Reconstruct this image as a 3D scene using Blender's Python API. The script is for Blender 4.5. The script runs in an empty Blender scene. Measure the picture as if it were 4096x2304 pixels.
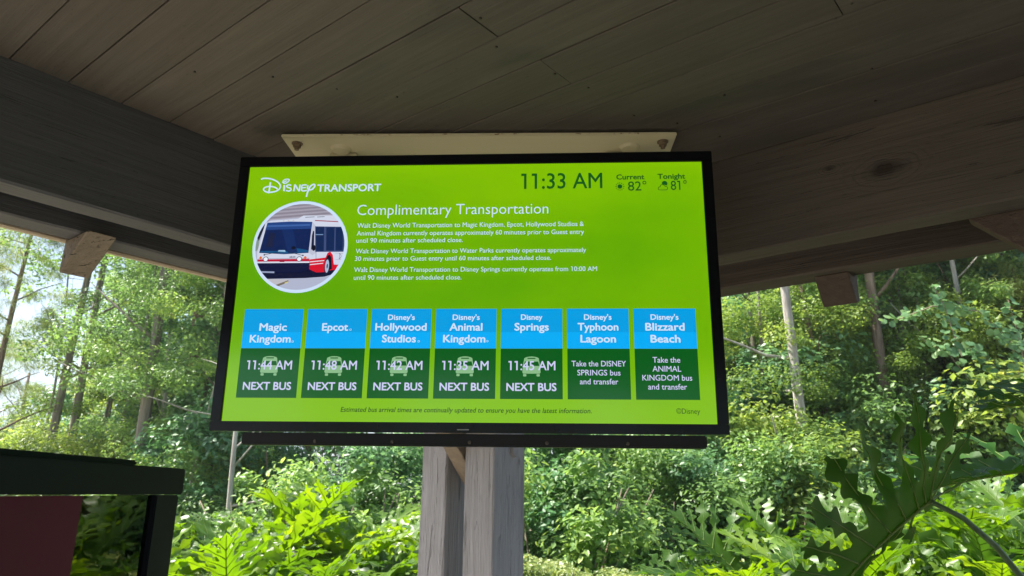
import bpy, bmesh, math, random
import numpy as np
from mathutils import Vector, Matrix, geometry

random.seed(7)
RNG = np.random.default_rng(7)
sc = bpy.context.scene
COL = sc.collection

# ------------------------------------------------------------------ camera, light, exposure
CAMZ = 1.65
cam_d = bpy.data.cameras.new('camera')
cam_d.sensor_width = 36.0
cam_d.lens = 36.0 * 2918.85 / 4096.0
cam_d.clip_start = 0.02
cam_d.clip_end = 2000
cam_d.dof.use_dof = True
cam_d.dof.focus_distance = 1.85
cam_d.dof.aperture_fstop = 8.0
cam = bpy.data.objects.new('camera', cam_d)
COL.objects.link(cam)
cam.matrix_world = Matrix(((0.999927, 0.011662, 0.003289 * 0, 0), (0, 0, 0, 0), (0, 0, 0, 0), (0, 0, 0, 1)))
_r = Vector((0.999927, -0.003289, 0.011662)); _f = Vector((0.0, 0.962457, 0.271434)); _u = Vector((-0.012117, -0.271414, 0.962386))
cam.matrix_world = Matrix(((_r.x, _u.x, -_f.x, 0), (_r.y, _u.y, -_f.y, 0), (_r.z, _u.z, -_f.z, CAMZ), (0, 0, 0, 1)))
sc.camera = cam

SUN_EL, SUN_AZ = math.radians(56), math.radians(-80)          # azimuth from +Y towards +X
world = bpy.data.worlds.new('World'); sc.world = world; world.use_nodes = True
wn = world.node_tree.nodes; wl = world.node_tree.links
sky = wn.new('ShaderNodeTexSky'); sky.sky_type = 'NISHITA'; sky.sun_disc = False
sky.sun_elevation = SUN_EL; sky.sun_rotation = SUN_AZ
sky.dust_density = 2.5; sky.air_density = 1.0; sky.ozone_density = 1.2
bg = wn['Background']; bg.inputs['Strength'].default_value = 0.12
# thin bright cloud veil over the whole sky
tcw = wn.new('ShaderNodeTexCoord'); mpw = wn.new('ShaderNodeMapping'); mpw.inputs['Scale'].default_value = (1.6, 1.6, 4.0)
nzw = wn.new('ShaderNodeTexNoise'); nzw.inputs['Scale'].default_value = 1.7; nzw.inputs['Detail'].default_value = 6; nzw.inputs['Roughness'].default_value = 0.55
crw = wn.new('ShaderNodeValToRGB'); crw.color_ramp.elements[0].position = 0.34; crw.color_ramp.elements[1].position = 0.66
mxw = wn.new('ShaderNodeMix'); mxw.data_type = 'RGBA'; mxw.inputs['B'].default_value = (1.7, 2.3, 3.1, 1)
wl.new(tcw.outputs['Generated'], mpw.inputs['Vector']); wl.new(mpw.outputs[0], nzw.inputs['Vector']); wl.new(nzw.outputs['Fac'], crw.inputs[0])
wl.new(crw.outputs[0], mxw.inputs['Factor']); wl.new(sky.outputs[0], mxw.inputs['A']); wl.new(mxw.outputs['Result'], bg.inputs['Color'])

sun_d = bpy.data.lights.new('sun', 'SUN'); sun_d.energy = 5.0; sun_d.angle = math.radians(0.5); sun_d.color = (1.0, 0.95, 0.86)
sun = bpy.data.objects.new('sun', sun_d); COL.objects.link(sun)
_sd = Vector((math.sin(SUN_AZ) * math.cos(SUN_EL), math.cos(SUN_AZ) * math.cos(SUN_EL), math.sin(SUN_EL)))
sun.rotation_euler = _sd.to_track_quat('Z', 'Y').to_euler(); sun.location = (0, 0, 30)

EXPOSURE = 1.42
vs = sc.view_settings
vs.view_transform = 'Standard'; vs.look = 'None'; vs.exposure = EXPOSURE; vs.gamma = 1.0; vs.use_curve_mapping = False
sc.render.engine = 'CYCLES'
sc.cycles.max_bounces = 9; sc.cycles.diffuse_bounces = 5; sc.cycles.glossy_bounces = 3; sc.cycles.transmission_bounces = 5
sc.cycles.transparent_max_bounces = 4; sc.cycles.use_denoising = True; sc.cycles.caustics_reflective = False; sc.cycles.caustics_refractive = False
sc.cycles.sample_clamp_indirect = 4.0

# ------------------------------------------------------------------ helpers
def tag(o, label=None, cat=None, group=None, kind=None):
    if label: o['label'] = label
    if cat: o['category'] = cat
    if group: o['group'] = group
    if kind: o['kind'] = kind
    return o

def empty(name, loc=(0, 0, 0), mat=None):
    o = bpy.data.objects.new(name, None); COL.objects.link(o); o.empty_display_size = 0.1
    if mat is not None: o.matrix_world = mat
    else: o.location = loc
    return o

def link(name, me, mats=None, parent=None, mat=None):
    o = bpy.data.objects.new(name, me); COL.objects.link(o)
    if mats is not None and not me.materials:
        for m in (mats if isinstance(mats, (list, tuple)) else [mats]): me.materials.append(m)
    if parent is not None:
        o.parent = parent
        if 'origin_shift' in PAR and PAR['origin_shift'][0] is parent:      # shelter pieces are given in world placement
            mat = Matrix.Translation(-PAR['origin_shift'][1]) @ (mat if mat is not None else Matrix.Identity(4))
    if mat is not None: o.matrix_basis = mat
    return o
PAR = {}

def mesh_np(name, V, Fc, tint=None, smooth=False):
    V = np.asarray(V, dtype=np.float32); Fc = np.asarray(Fc, dtype=np.int32)
    me = bpy.data.meshes.new(name); k = Fc.shape[1]
    me.vertices.add(len(V)); me.vertices.foreach_set('co', V.ravel())
    me.loops.add(Fc.size); me.loops.foreach_set('vertex_index', Fc.ravel())
    me.polygons.add(len(Fc)); me.polygons.foreach_set('loop_start', np.arange(0, Fc.size, k, dtype=np.int32))
    me.polygons.foreach_set('loop_total', np.full(len(Fc), k, dtype=np.int32))
    if smooth: me.polygons.foreach_set('use_smooth', np.ones(len(Fc), dtype=bool))
    me.update(calc_edges=True)
    if tint is not None:
        a = me.attributes.new('tint', 'FLOAT', 'POINT'); a.data.foreach_set('value', np.asarray(tint, dtype=np.float32))
    return me

def mesh_py(name, V, Fc, smooth=False):
    me = bpy.data.meshes.new(name); me.from_pydata([tuple(v) for v in V], [], Fc); me.update()
    if smooth:
        for p in me.polygons: p.use_smooth = True
    return me

class MB:
    """collects boxes, prisms and tubes for one mesh"""
    def __init__(s): s.V = []; s.F = []
    def add(s, V, Fc):
        n = len(s.V); s.V += [tuple(v) for v in V]; s.F += [tuple(n + i for i in f) for f in Fc]; return s
    def box(s, x0, x1, y0, y1, z0, z1):
        V = [(x, y, z) for z in (z0, z1) for y in (y0, y1) for x in (x0, x1)]
        return s.add(V, [(0, 2, 3, 1), (4, 5, 7, 6), (0, 1, 5, 4), (2, 6, 7, 3), (0, 4, 6, 2), (1, 3, 7, 5)])
    def tube(s, pts, rad, n=8, cap=True):
        V, Fc = tube(pts, rad, n, cap); return s.add(V, Fc)
    def build(s, name, mat, parent=None, bevel=0, smooth=False, ml=None):
        me = mesh_py(name, s.V, s.F, smooth)
        if bevel:
            bm = bmesh.new(); bm.from_mesh(me)
            bmesh.ops.bevel(bm, geom=bm.edges[:], offset=bevel, segments=2, affect='EDGES', clamp_overlap=True)
            bm.to_mesh(me); bm.free()
        return link(name, me, mat, parent, ml)

def tube(pts, rad, n=8, cap=True):
    P = [Vector(p) for p in pts]; V = []; Fc = []
    R = rad if isinstance(rad, (list, tuple)) else [rad] * len(P)
    t0 = (P[1] - P[0]).normalized(); up = Vector((0, 0, 1)) if abs(t0.z) < .9 else Vector((1, 0, 0))
    x = t0.cross(up).normalized()
    for i, p in enumerate(P):
        t = (P[min(i + 1, len(P) - 1)] - P[max(i - 1, 0)]).normalized()
        x = (x - t * x.dot(t)).normalized(); y = t.cross(x)
        for k in range(n):
            a = 2 * math.pi * k / n; V.append(p + (x * math.cos(a) + y * math.sin(a)) * R[i])
    for i in range(len(P) - 1):
        for k in range(n):
            a = i * n + k; b = i * n + (k + 1) % n; Fc.append((a, b, b + n, a + n))
    if cap: Fc.append(tuple(reversed(range(n)))); Fc.append(tuple((len(P) - 1) * n + k for k in range(n)))
    return V, Fc

# shelter frame: A runs away to the right, B away to the left (both horizontal)
A = Vector((0.630749, 0.775987, 0)); B = Vector((-0.775987, 0.630749, 0)); Z = Vector((0, 0, 1))
def ABZ(a, b, z): return A * a + B * b + Z * (z + CAMZ)       # z relative to the eye height

def frame(X, Y, Zv, o):
    return Matrix(((X.x, Y.x, Zv.x, o.x), (X.y, Y.y, Zv.y, o.y), (X.z, Y.z, Zv.z, o.z), (0, 0, 0, 1)))

def timber_mesh(name, L, w, h, ch=0.004, seg=1, wob=0.0):
    """square-sawn timber lying along local X, centred on its own axis, edges chamfered and a little uneven"""
    sec = [(-w/2+ch, -h/2), (w/2-ch, -h/2), (w/2, -h/2+ch), (w/2, h/2-ch), (w/2-ch, h/2), (-w/2+ch, h/2), (-w/2, h/2-ch), (-w/2, -h/2+ch)]
    V = []; Fc = []
    for i in range(seg + 1):
        x = -L/2 + L*i/seg
        for (y, z) in sec:
            j = (random.uniform(-wob, wob), random.uniform(-wob, wob)) if wob else (0, 0)
            V.append((x, y + j[0], z + j[1]))
    for i in range(seg):
        for k in range(8):
            a = i*8+k; b = i*8+(k+1) % 8; Fc.append((a, a+8, b+8, b))
    Fc.append(tuple(range(8))); Fc.append(tuple(reversed([seg*8+k for k in range(8)])))
    return mesh_py(name, V, Fc)

def timber(name, p0, p1, side, w, h, mat, parent, ch=0.004, seg=1, wob=0.0):
    """p0-p1: axis; w measured along 'side', h along the third direction"""
    X = (p1 - p0).normalized(); Y = (side - X * side.dot(X)).normalized(); Zv = X.cross(Y)
    me = timber_mesh(name, (p1 - p0).length, w, h, ch, seg, wob)
    return link(name, me, mat, parent, frame(X, Y, Zv, (p0 + p1) / 2))

# ------------------------------------------------------------------ materials
def new_mat(name):
    m = bpy.data.materials.new(name); m.use_nodes = True; nt = m.node_tree
    return m, nt, nt.nodes, nt.links, nt.nodes['Principled BSDF']

def simple(name, col, rough=0.5, metal=0.0, spec=0.5, noise=0.0, nscale=20, bump=0.0, coat=0.0):
    m, nt, N, L, P = new_mat(name)
    P.inputs['Base Color'].default_value = (*col, 1); P.inputs['Roughness'].default_value = rough
    P.inputs['Metallic'].default_value = metal; P.inputs['Specular IOR Level'].default_value = spec
    if coat: P.inputs['Coat Weight'].default_value = coat; P.inputs['Coat Roughness'].default_value = 0.06
    if noise or bump:
        tc = N.new('ShaderNodeTexCoord'); nz = N.new('ShaderNodeTexNoise'); nz.inputs['Scale'].default_value = nscale; nz.inputs['Detail'].default_value = 5
        L.new(tc.outputs['Object'], nz.inputs['Vector'])
        if noise:
            mx = N.new('ShaderNodeMix'); mx.data_type = 'RGBA'; mx.inputs['A'].default_value = (*[c*(1-noise) for c in col], 1); mx.inputs['B'].default_value = (*[min(1, c*(1+noise)) for c in col], 1)
            L.new(nz.outputs['Fac'], mx.inputs['Factor']); L.new(mx.outputs['Result'], P.inputs['Base Color'])
        if bump:
            b = N.new('ShaderNodeBump'); b.inputs['Strength'].default_value = bump; b.inputs['Distance'].default_value = 0.01
            L.new(nz.outputs['Fac'], b.inputs['Height']); L.new(b.outputs[0], P.inputs['Normal'])
    return m

def wood(name, c0, c1, crack=0.0, crack_col=(0.02, 0.018, 0.016), bump=0.4, streak=1.0, knot=None, speck=0.0, stain=0.0, cr_lo=0.63, bdist=0.006):
    m, nt, N, L, P = new_mat(name)
    P.inputs['Roughness'].default_value = 0.82; P.inputs['Specular IOR Level'].default_value = 0.25
    tc = N.new('ShaderNodeTexCoord'); oi = N.new('ShaderNodeObjectInfo')
    off = N.new('ShaderNodeVectorMath'); off.operation = 'MULTIPLY_ADD'
    cmb = N.new('ShaderNodeCombineXYZ')
    for i in range(3): L.new(oi.outputs['Random'], cmb.inputs[i])
    L.new(cmb.outputs[0], off.inputs[0]); off.inputs[1].default_value = (37, 19, 23); L.new(tc.outputs['Object'], off.inputs[2])
    vec = off.outputs[0]
    def noise(scale, detail=4, rough=0.6, dist=0.0, sc1=1.0):
        mp = N.new('ShaderNodeMapping'); mp.inputs['Scale'].default_value = scale; L.new(vec, mp.inputs['Vector'])
        nz = N.new('ShaderNodeTexNoise'); nz.inputs['Scale'].default_value = sc1; nz.inputs['Detail'].default_value = detail
        nz.inputs['Roughness'].default_value = rough; nz.inputs['Distortion'].default_value = dist
        L.new(mp.outputs[0], nz.inputs['Vector']); return nz.outputs['Fac']
    def ramp(inp, p0, p1, v0=0.0, v1=1.0):
        r = N.new('ShaderNodeMapRange'); r.inputs['From Min'].default_value = p0; r.inputs['From Max'].default_value = p1
        r.inputs['To Min'].default_value = v0; r.inputs['To Max'].default_value = v1; L.new(inp, r.inputs['Value']); return r.outputs[0]
    def mixc(f, a, b):
        mx = N.new('ShaderNodeMix'); mx.data_type = 'RGBA'
        if hasattr(f, 'node'): L.new(f, mx.inputs['Factor'])
        else: mx.inputs['Factor'].default_value = f
        for s, v in (('A', a), ('B', b)):
            if hasattr(v, 'node'): L.new(v, mx.inputs[s])
            else: mx.inputs[s].default_value = (*v, 1)
        return mx.outputs['Result']
    def math_(op, a, b):
        q = N.new('ShaderNodeMath'); q.operation = op; q.use_clamp = False
        for i, v in enumerate((a, b)):
            if hasattr(v, 'node'): L.new(v, q.inputs[i])
            else: q.inputs[i].default_value = v
        return q.outputs[0]
    grain = noise((2.2, 60, 60), 5, 0.65, 0.6)
    fine = noise((9, 260, 260), 3, 0.6)
    blot = noise((2.0, 5, 5), 4, 0.6)
    col = mixc(ramp(grain, 0.3, 0.7), c0, c1)
    dark = tuple(c * 0.62 for c in c0)
    col = mixc(ramp(blot, 0.35, 0.75, 0, 0.45), col, dark)
    rnd = ramp(oi.outputs['Random'], 0, 1, 0, 0.35)
    col = mixc(rnd, col, tuple(c * 0.7 for c in c0))
    h = math_('ADD', math_('MULTIPLY', grain, 0.7), math_('MULTIPLY', fine, 0.35))
    if stain:
        st = ramp(noise((1.1, 2.6, 2.6), 5, 0.6, 0.8), 0.56, 0.72, 0, stain)
        col = mixc(st, col, (0.035, 0.042, 0.036))
    if crack:
        ck = ramp(noise((1.6, 34, 34), 6, 0.7, 1.1), cr_lo, cr_lo+0.05)
        ck2 = ramp(noise((5, 70, 70), 4, 0.7, 0.9), cr_lo+0.03, cr_lo+0.07)
        ck = math_('MAXIMUM', ck, ck2)
        col = mixc(math_('MULTIPLY', ck, crack), col, crack_col)
        h = math_('SUBTRACT', h, math_('MULTIPLY', ck, 0.9 * crack))
    if speck:
        sp = ramp(noise((60, 160, 160), 3, 0.7), 0.62, 0.68, 0, speck)
        sp = math_('MULTIPLY', sp, ramp(noise((3, 8, 8), 3), 0.42, 0.6))
        col = mixc(sp, col, (0.02, 0.02, 0.018))
    if knot:
        for (kx, ky, kz, kr) in knot:
            d = N.new('ShaderNodeVectorMath'); d.operation = 'SUBTRACT'; L.new(tc.outputs['Object'], d.inputs[0]); d.inputs[1].default_value = (kx, ky, kz)
            s = N.new('ShaderNodeVectorMath'); s.operation = 'MULTIPLY'; L.new(d.outputs[0], s.inputs[0]); s.inputs[1].default_value = (0.55 / kr, 0.2 / kr, 1.0 / kr)
            ln = N.new('ShaderNodeVectorMath'); ln.operation = 'LENGTH'; L.new(s.outputs[0], ln.inputs[0])
            wob = math_('ADD', ln.outputs['Value'], math_('MULTIPLY', math_('SUBTRACT', noise((12, 12, 12), 3), 0.5), 0.9))
            core = ramp(wob, 0.35, 0.75, 0.85, 0.0)
            ring = math_('SINE', math_('MULTIPLY', wob, 19.0), 0.0)
            rr = math_('MULTIPLY', ramp(ring, 0.2, 1.0), ramp(wob, 0.7, 2.0, 0.28, 0.0))
            col = mixc(core, col, (0.018, 0.014, 0.011)); col = mixc(rr, col, tuple(c*0.45 for c in c0))
            h = math_('SUBTRACT', h, math_('MULTIPLY', rr, 0.6))
    L.new(col, P.inputs['Base Color'])
    b = N.new('ShaderNodeBump'); b.inputs['Strength'].default_value = bump; b.inputs['Distance'].default_value = bdist
    L.new(h, b.inputs['Height']); L.new(b.outputs[0], P.inputs['Normal'])
    return m

TAUPE0, TAUPE1 = (0.084, 0.075, 0.067), (0.116, 0.104, 0.093)
M_plank = wood('plank_paint', TAUPE0, TAUPE1, bump=0.35, speck=0.5, crack=0.25, stain=0.5)
M_beam = wood('beam_paint', (0.070, 0.074, 0.086), (0.104, 0.108, 0.122), bump=0.5, crack=0.6, speck=0.5)
M_edge = wood('weathered_bounce_lit_paint', (0.66, 0.53, 0.38), (0.82, 0.69, 0.51), bump=0.8, crack=0.8, speck=0.6)  # cracks and specks are wear; the pale warm base stands in for ground bounce
M_post = wood('post_paint', (0.355, 0.35, 0.39), (0.485, 0.48, 0.53), bump=1.0, crack=0.5, crack_col=(0.16, 0.15, 0.145), speck=0.3, cr_lo=0.605, bdist=0.012)
M_backing = simple('roof_felt', (0.02, 0.02, 0.02), 0.9)

def leaf_mat(name, cols, trans=0.35, rough=0.42, spec=0.5, back=1.0, var=0.16):
    m, nt, N, L, P = new_mat(name)
    at = N.new('ShaderNodeAttribute'); at.attribute_name = 'tint'; oi = N.new('ShaderNodeObjectInfo')
    ad = N.new('ShaderNodeMath'); ad.operation = 'MULTIPLY_ADD'; ad.inputs[1].default_value = var; L.new(oi.outputs['Random'], ad.inputs[0])
    sb = N.new('ShaderNodeMath'); sb.operation = 'SUBTRACT'; sb.inputs[1].default_value = var/2; L.new(at.outputs['Fac'], sb.inputs[0]); L.new(sb.outputs[0], ad.inputs[2])
    cr = N.new('ShaderNodeValToRGB'); el = cr.color_ramp.elements
    el[0].position = 0; el[0].color = (*cols[0], 1); el[1].position = 1; el[1].color = (*cols[-1], 1)
    for i, c in enumerate(cols[1:-1]):
        e = el.new((i + 1) / (len(cols) - 1)); e.color = (*c, 1)
    L.new(ad.outputs[0], cr.inputs[0]); L.new(cr.outputs[0], P.inputs['Base Color'])
    P.inputs['Roughness'].default_value = rough; P.inputs['Specular IOR Level'].default_value = spec
    tr = N.new('ShaderNodeBsdfTranslucent'); hs = N.new('ShaderNodeHueSaturation'); hs.inputs['Hue'].default_value = 0.485; hs.inputs['Saturation'].default_value = 1.1; hs.inputs['Value'].default_value = 1.9 * back
    L.new(cr.outputs[0], hs.inputs['Color']); L.new(hs.outputs[0], tr.inputs['Color'])
    mx = N.new('ShaderNodeMixShader'); mx.inputs[0].default_value = trans
    L.new(P.outputs[0], mx.inputs[1]); L.new(tr.outputs[0], mx.inputs[2]); L.new(mx.outputs[0], N['Material Output'].inputs['Surface'])
    return m

M_leaf_mid = leaf_mat('leaves_mid_green', [(0.072, 0.15, 0.05), (0.132, 0.24, 0.072), (0.204, 0.336, 0.09), (0.36, 0.456, 0.12)], trans=0.42)
M_leaf_blue = leaf_mat('leaves_blue_green', [(0.063, 0.144, 0.075), (0.115, 0.23, 0.103), (0.19, 0.345, 0.149), (0.322, 0.46, 0.184)], trans=0.38)
M_leaf_yel = leaf_mat('leaves_yellow_green', [(0.099, 0.165, 0.039), (0.165, 0.259, 0.055), (0.253, 0.347, 0.077), (0.396, 0.429, 0.11)], trans=0.45)
M_leaf_dark = leaf_mat('leaves_dark_green', [(0.043, 0.115, 0.054), (0.085, 0.196, 0.086), (0.121, 0.275, 0.097), (0.243, 0.39, 0.108)], trans=0.3)
M_needle = leaf_mat('needles_olive', [(0.117, 0.169, 0.052), (0.182, 0.247, 0.072), (0.286, 0.351, 0.104), (0.39, 0.39, 0.13)], trans=0.4, rough=0.6)
M_hedge = leaf_mat('hedge_leaves', [(0.08, 0.13, 0.03), (0.14, 0.21, 0.045), (0.22, 0.29, 0.065), (0.33, 0.36, 0.10)], trans=0.35)
M_phil = leaf_mat('split_leaf_blade', [(0.036, 0.090, 0.012), (0.068, 0.150, 0.016), (0.11, 0.205, 0.020), (0.18, 0.28, 0.03)], trans=0.42, rough=0.4, spec=0.5, back=1.2, var=0.75)
M_vein = leaf_mat('leaf_vein', [(0.17, 0.26, 0.06), (0.24, 0.34, 0.09)], trans=0.45, rough=0.45)
M_stalk = simple('leaf_stalk', (0.07, 0.13, 0.045), 0.45, noise=0.3, nscale=30)

def bark(name, c0, c1, sx=18):
    m, nt, N, L, P = new_mat(name)
    tc = N.new('ShaderNodeTexCoord'); mp = N.new('ShaderNodeMapping'); mp.inputs['Scale'].default_value = (sx, sx, 2.2)
    nz = N.new('ShaderNodeTexNoise'); nz.inputs['Scale'].default_value = 1.0; nz.inputs['Detail'].default_value = 6; nz.inputs['Roughness'].default_value = 0.7
    cr = N.new('ShaderNodeValToRGB'); cr.color_ramp.elements[0].position = 0.35; cr.color_ramp.elements[1].position = 0.68
    cr.color_ramp.elements[0].color = (*c0, 1); cr.color_ramp.elements[1].color = (*c1, 1)
    L.new(tc.outputs['Object'], mp.inputs[0]); L.new(mp.outputs[0], nz.inputs['Vector']); L.new(nz.outputs['Fac'], cr.inputs[0]); L.new(cr.outputs[0], P.inputs['Base Color'])
    b = N.new('ShaderNodeBump'); b.inputs['Strength'].default_value = 0.8; b.inputs['Distance'].default_value = 0.02; L.new(nz.outputs['Fac'], b.inputs['Height']); L.new(b.outputs[0], P.inputs['Normal'])
    P.inputs['Roughness'].default_value = 0.9; P.inputs['Specular IOR Level'].default_value = 0.2
    return m
M_bark_grey = bark('bark_grey', (0.12, 0.10, 0.085), (0.36, 0.32, 0.28))
M_bark_pale = bark('bark_pale', (0.24, 0.21, 0.18), (0.58, 0.54, 0.50))
M_bark_red = bark('bark_reddish', (0.10, 0.065, 0.05), (0.34, 0.25, 0.20))
M_twig = simple('twig_bark', (0.26, 0.20, 0.15), 0.85, noise=0.3, nscale=12)

def emat(name, rgb, gain=1.0, gloss=True, mottled=False):
    def lin(c):
        c /= 255; return c/12.92 if c <= .04045 else ((c+.055)/1.055)**2.4
    m, nt, N, L, P = new_mat(name)
    P.inputs['Base Color'].default_value = (0.004, 0.004, 0.004, 1)
    P.inputs['Emission Color'].default_value = (*[lin(c) for c in rgb], 1)
    P.inputs['Emission Strength'].default_value = gain / (2 ** EXPOSURE)
    P.inputs['Roughness'].default_value = 0.12; P.inputs['Specular IOR Level'].default_value = 0.5
    if mottled:
        tc = N.new('ShaderNodeTexCoord'); mp = N.new('ShaderNodeMapping'); mp.inputs['Scale'].default_value = (2.2, 1, 4); mp.inputs['Location'].default_value = (0.4, 0, 0.3)
        nz = N.new('ShaderNodeTexNoise'); nz.inputs['Scale'].default_value = 1.0; nz.inputs['Detail'].default_value = 3
        L.new(tc.outputs['Object'], mp.inputs[0]); L.new(mp.outputs[0], nz.inputs['Vector'])
        mx = N.new('ShaderNodeMix'); mx.data_type = 'RGBA'; mx.inputs['A'].default_value = (*[lin(c) for c in (98, 176, 0)], 1); mx.inputs['B'].default_value = (*[lin(c) for c in (138, 202, 0)], 1)
        mr = N.new('ShaderNodeMapRange'); mr.inputs['From Min'].default_value = 0.35; mr.inputs['From Max'].default_value = 0.65
        L.new(nz.outputs['Fac'], mr.inputs['Value']); sxy = N.new('ShaderNodeSeparateXYZ'); L.new(tc.outputs['Object'], sxy.inputs[0])
        zz_ = N.new('ShaderNodeMath'); zz_.operation = 'POWER'; zz_.inputs[1].default_value = 2.0
        ab_ = N.new('ShaderNodeMath'); ab_.operation = 'ABSOLUTE'; L.new(sxy.outputs['Z'], ab_.inputs[0]); L.new(ab_.outputs[0], zz_.inputs[0])
        ad_ = N.new('ShaderNodeMath'); ad_.operation = 'MULTIPLY_ADD'; ad_.inputs[1].default_value = 9.0; ad_.use_clamp = True
        hf_ = N.new('ShaderNodeMath'); hf_.operation = 'MULTIPLY'; hf_.inputs[1].default_value = 0.5; L.new(mr.outputs[0], hf_.inputs[0])
        L.new(zz_.outputs[0], ad_.inputs[0]); L.new(hf_.outputs[0], ad_.inputs[2]); L.new(ad_.outputs[0], mx.inputs['Factor']); L.new(mx.outputs['Result'], P.inputs['Emission Color'])
    return m

# ================================================================== GROUND
def sheet(name, x0, x1, y0, y1, z, mat, nx=1, ny=1):
    V = [(x0 + (x1-x0)*i/nx, y0 + (y1-y0)*j/ny, z) for j in range(ny+1) for i in range(nx+1)]
    Fc = [(j*(nx+1)+i, j*(nx+1)+i+1, (j+1)*(nx+1)+i+1, (j+1)*(nx+1)+i) for j in range(ny) for i in range(nx)]
    return tag(link(name, mesh_py(name, V, Fc), mat), kind='structure')
M_ground = simple('sandy_mulch', (0.21, 0.175, 0.11), 0.95, noise=0.5, nscale=3, bump=0.4)
M_conc = simple('concrete_paving', (0.54, 0.47, 0.37), 0.85, noise=0.15, nscale=6, bump=0.2)
M_asph = simple('asphalt', (0.055, 0.055, 0.058), 0.9, noise=0.25, nscale=30, bump=0.3)
sheet('ground', -600, 600, -600, 600, 0, M_ground)
sheet('road', -300, 300, -16, -8, 0.006, M_asph)
pv = MB(); q = [ABZ(-5, -5, 0), ABZ(2.75, -5, 0), ABZ(2.75, 3.6, 0), ABZ(-5, 3.6, 0)]
V = [(p.x, p.y, z) for z in (0.004, 0.10) for p in q]
pv.add(V, [(3, 2, 1, 0), (4, 5, 6, 7), (0, 1, 5, 4), (1, 2, 6, 5), (2, 3, 7, 6), (3, 0, 4, 7)])
tag(pv.build('pavement', M_conc), kind='structure')

# ================================================================== SHELTER
CE = 0.970                                        # ceiling height above the eye
shelter = empty('bus_shelter', ABZ(2.15, 1.9, -CAMZ))
tag(shelter, 'timber bus shelter painted taupe with plank ceiling and doubled beams over its corner posts', 'shelter')
PAR['origin_shift'] = (shelter, ABZ(2.15, 1.9, -CAMZ))
def sh(o):                                       # keep world placement under the shelter empty
    return o
def shtimber(*a, **k):
    return sh(timber(*a, **k))

# ceiling planks run along B; seams at fixed steps of a
pitch = 0.1286
b_lo, b_hi = -3.0, 1.878
seams = [0.551 - pitch*20 + pitch*i for i in range(32)]
fixed = {3: 0.913, 5: 0.893, 6.0: 0.295}
for i, a0 in enumerate(seams[:-1]):
    a1 = a0 + pitch; k = i - 20
    if a0 > 1.95: break
    a1 = min(a1, 1.952)
    cuts = {3: [0.913, -1.6], 5: [0.893, -1.3], 6: [0.295]}.get(k, [random.uniform(-2.6, -0.5)] if k > -2 else [random.uniform(-2, 1.5)])
    ends = [b_hi] + sorted(cuts, reverse=True) + [b_lo]
    for e0, e1 in zip(ends[:-1], ends[1:]):
        g = 0.0012; dz = random.uniform(0, 0.0025)
        am = (a0 + a1) / 2
        shtimber('plank', ABZ(am, e0 - g, CE + 0.010 + dz), ABZ(am, e1 + g, CE + 0.010 + dz), A, a1 - a0 - 2*g, 0.020, M_plank, shelter, ch=0.0018)
# roof deck above the planks and a shingled top
dk = MB(); dk.box(-2.95, 2.55, -3.05, 2.245, 0, 0.03)
def ab_matrix(z): return frame(A, B, Z, Vector((0, 0, z + CAMZ)))
sh(dk.build('roof_deck', M_backing, shelter, ml=ab_matrix(CE + 0.026)))
rt = MB(); rt.box(-3.6, 2.62, -3.7, 2.9, 0, 0.05)  # eave past the fascia is unseen, added to keep sun off the posts
sh(rt.build('roof_covering', simple('roof_shingle', (0.12, 0.10, 0.09), 0.9, noise=0.3), shelter, ml=ab_matrix(CE + 0.060)))

BZ = 0.676                                        # underside of the beams
def beam(p_lo, p_hi, fixed_c, thick, axis, mat, strip_mat=None, z0=BZ, z1=CE + 0.024, name='beam'):
    zc = (z0 + z1)/2
    if axis == 'A': P0, P1, side = ABZ(p_lo, fixed_c, zc), ABZ(p_hi, fixed_c, zc), B
    else: P0, P1, side = ABZ(fixed_c, p_lo, zc), ABZ(fixed_c, p_hi, zc), A
    o = shtimber(name, P0, P1, side, thick, z1 - z0, mat, shelter, ch=0.005, seg=40, wob=0.0011)
    if strip_mat is not None:                     # underside slot: weathered, with light bounced off the ground painted in
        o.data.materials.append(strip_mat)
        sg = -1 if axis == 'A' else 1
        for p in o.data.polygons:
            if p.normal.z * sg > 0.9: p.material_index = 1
    return o
beam(-2.9, 1.949, (1.885+1.965)/2, 0.080, 'A', M_beam, M_edge)
beam(-2.9, 2.28, (2.113+2.199)/2, 0.086, 'A', M_beam, M_edge)
M_knotbeam = wood('knotty_beam_paint', (0.085, 0.075, 0.068), (0.125, 0.112, 0.102), bump=0.6, crack=0.6, speck=0.4,
                  knot=[(0.859, 0, 0.010, 0.040), (0.997, 0, -0.029, 0.016)])
KB = beam(-3.0, 1.968, 2.005, 0.090, 'B', M_knotbeam, M_edge)
beam(-3.0, 2.40, 2.343, 0.110, 'B', wood('brown_beam_paint', (0.075, 0.064, 0.060), (0.112, 0.097, 0.090), bump=0.8, crack=0.5, speck=0.4), M_edge)
# fascia boards outside the outer beams
beam(-2.95, 2.5, 2.232, 0.022, 'A', wood('fascia_paint', (0.36, 0.31, 0.25), (0.46, 0.40, 0.32), bump=0.4, crack=0.3), None, BZ - 0.002, CE + 0.055, 'fascia')

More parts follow.
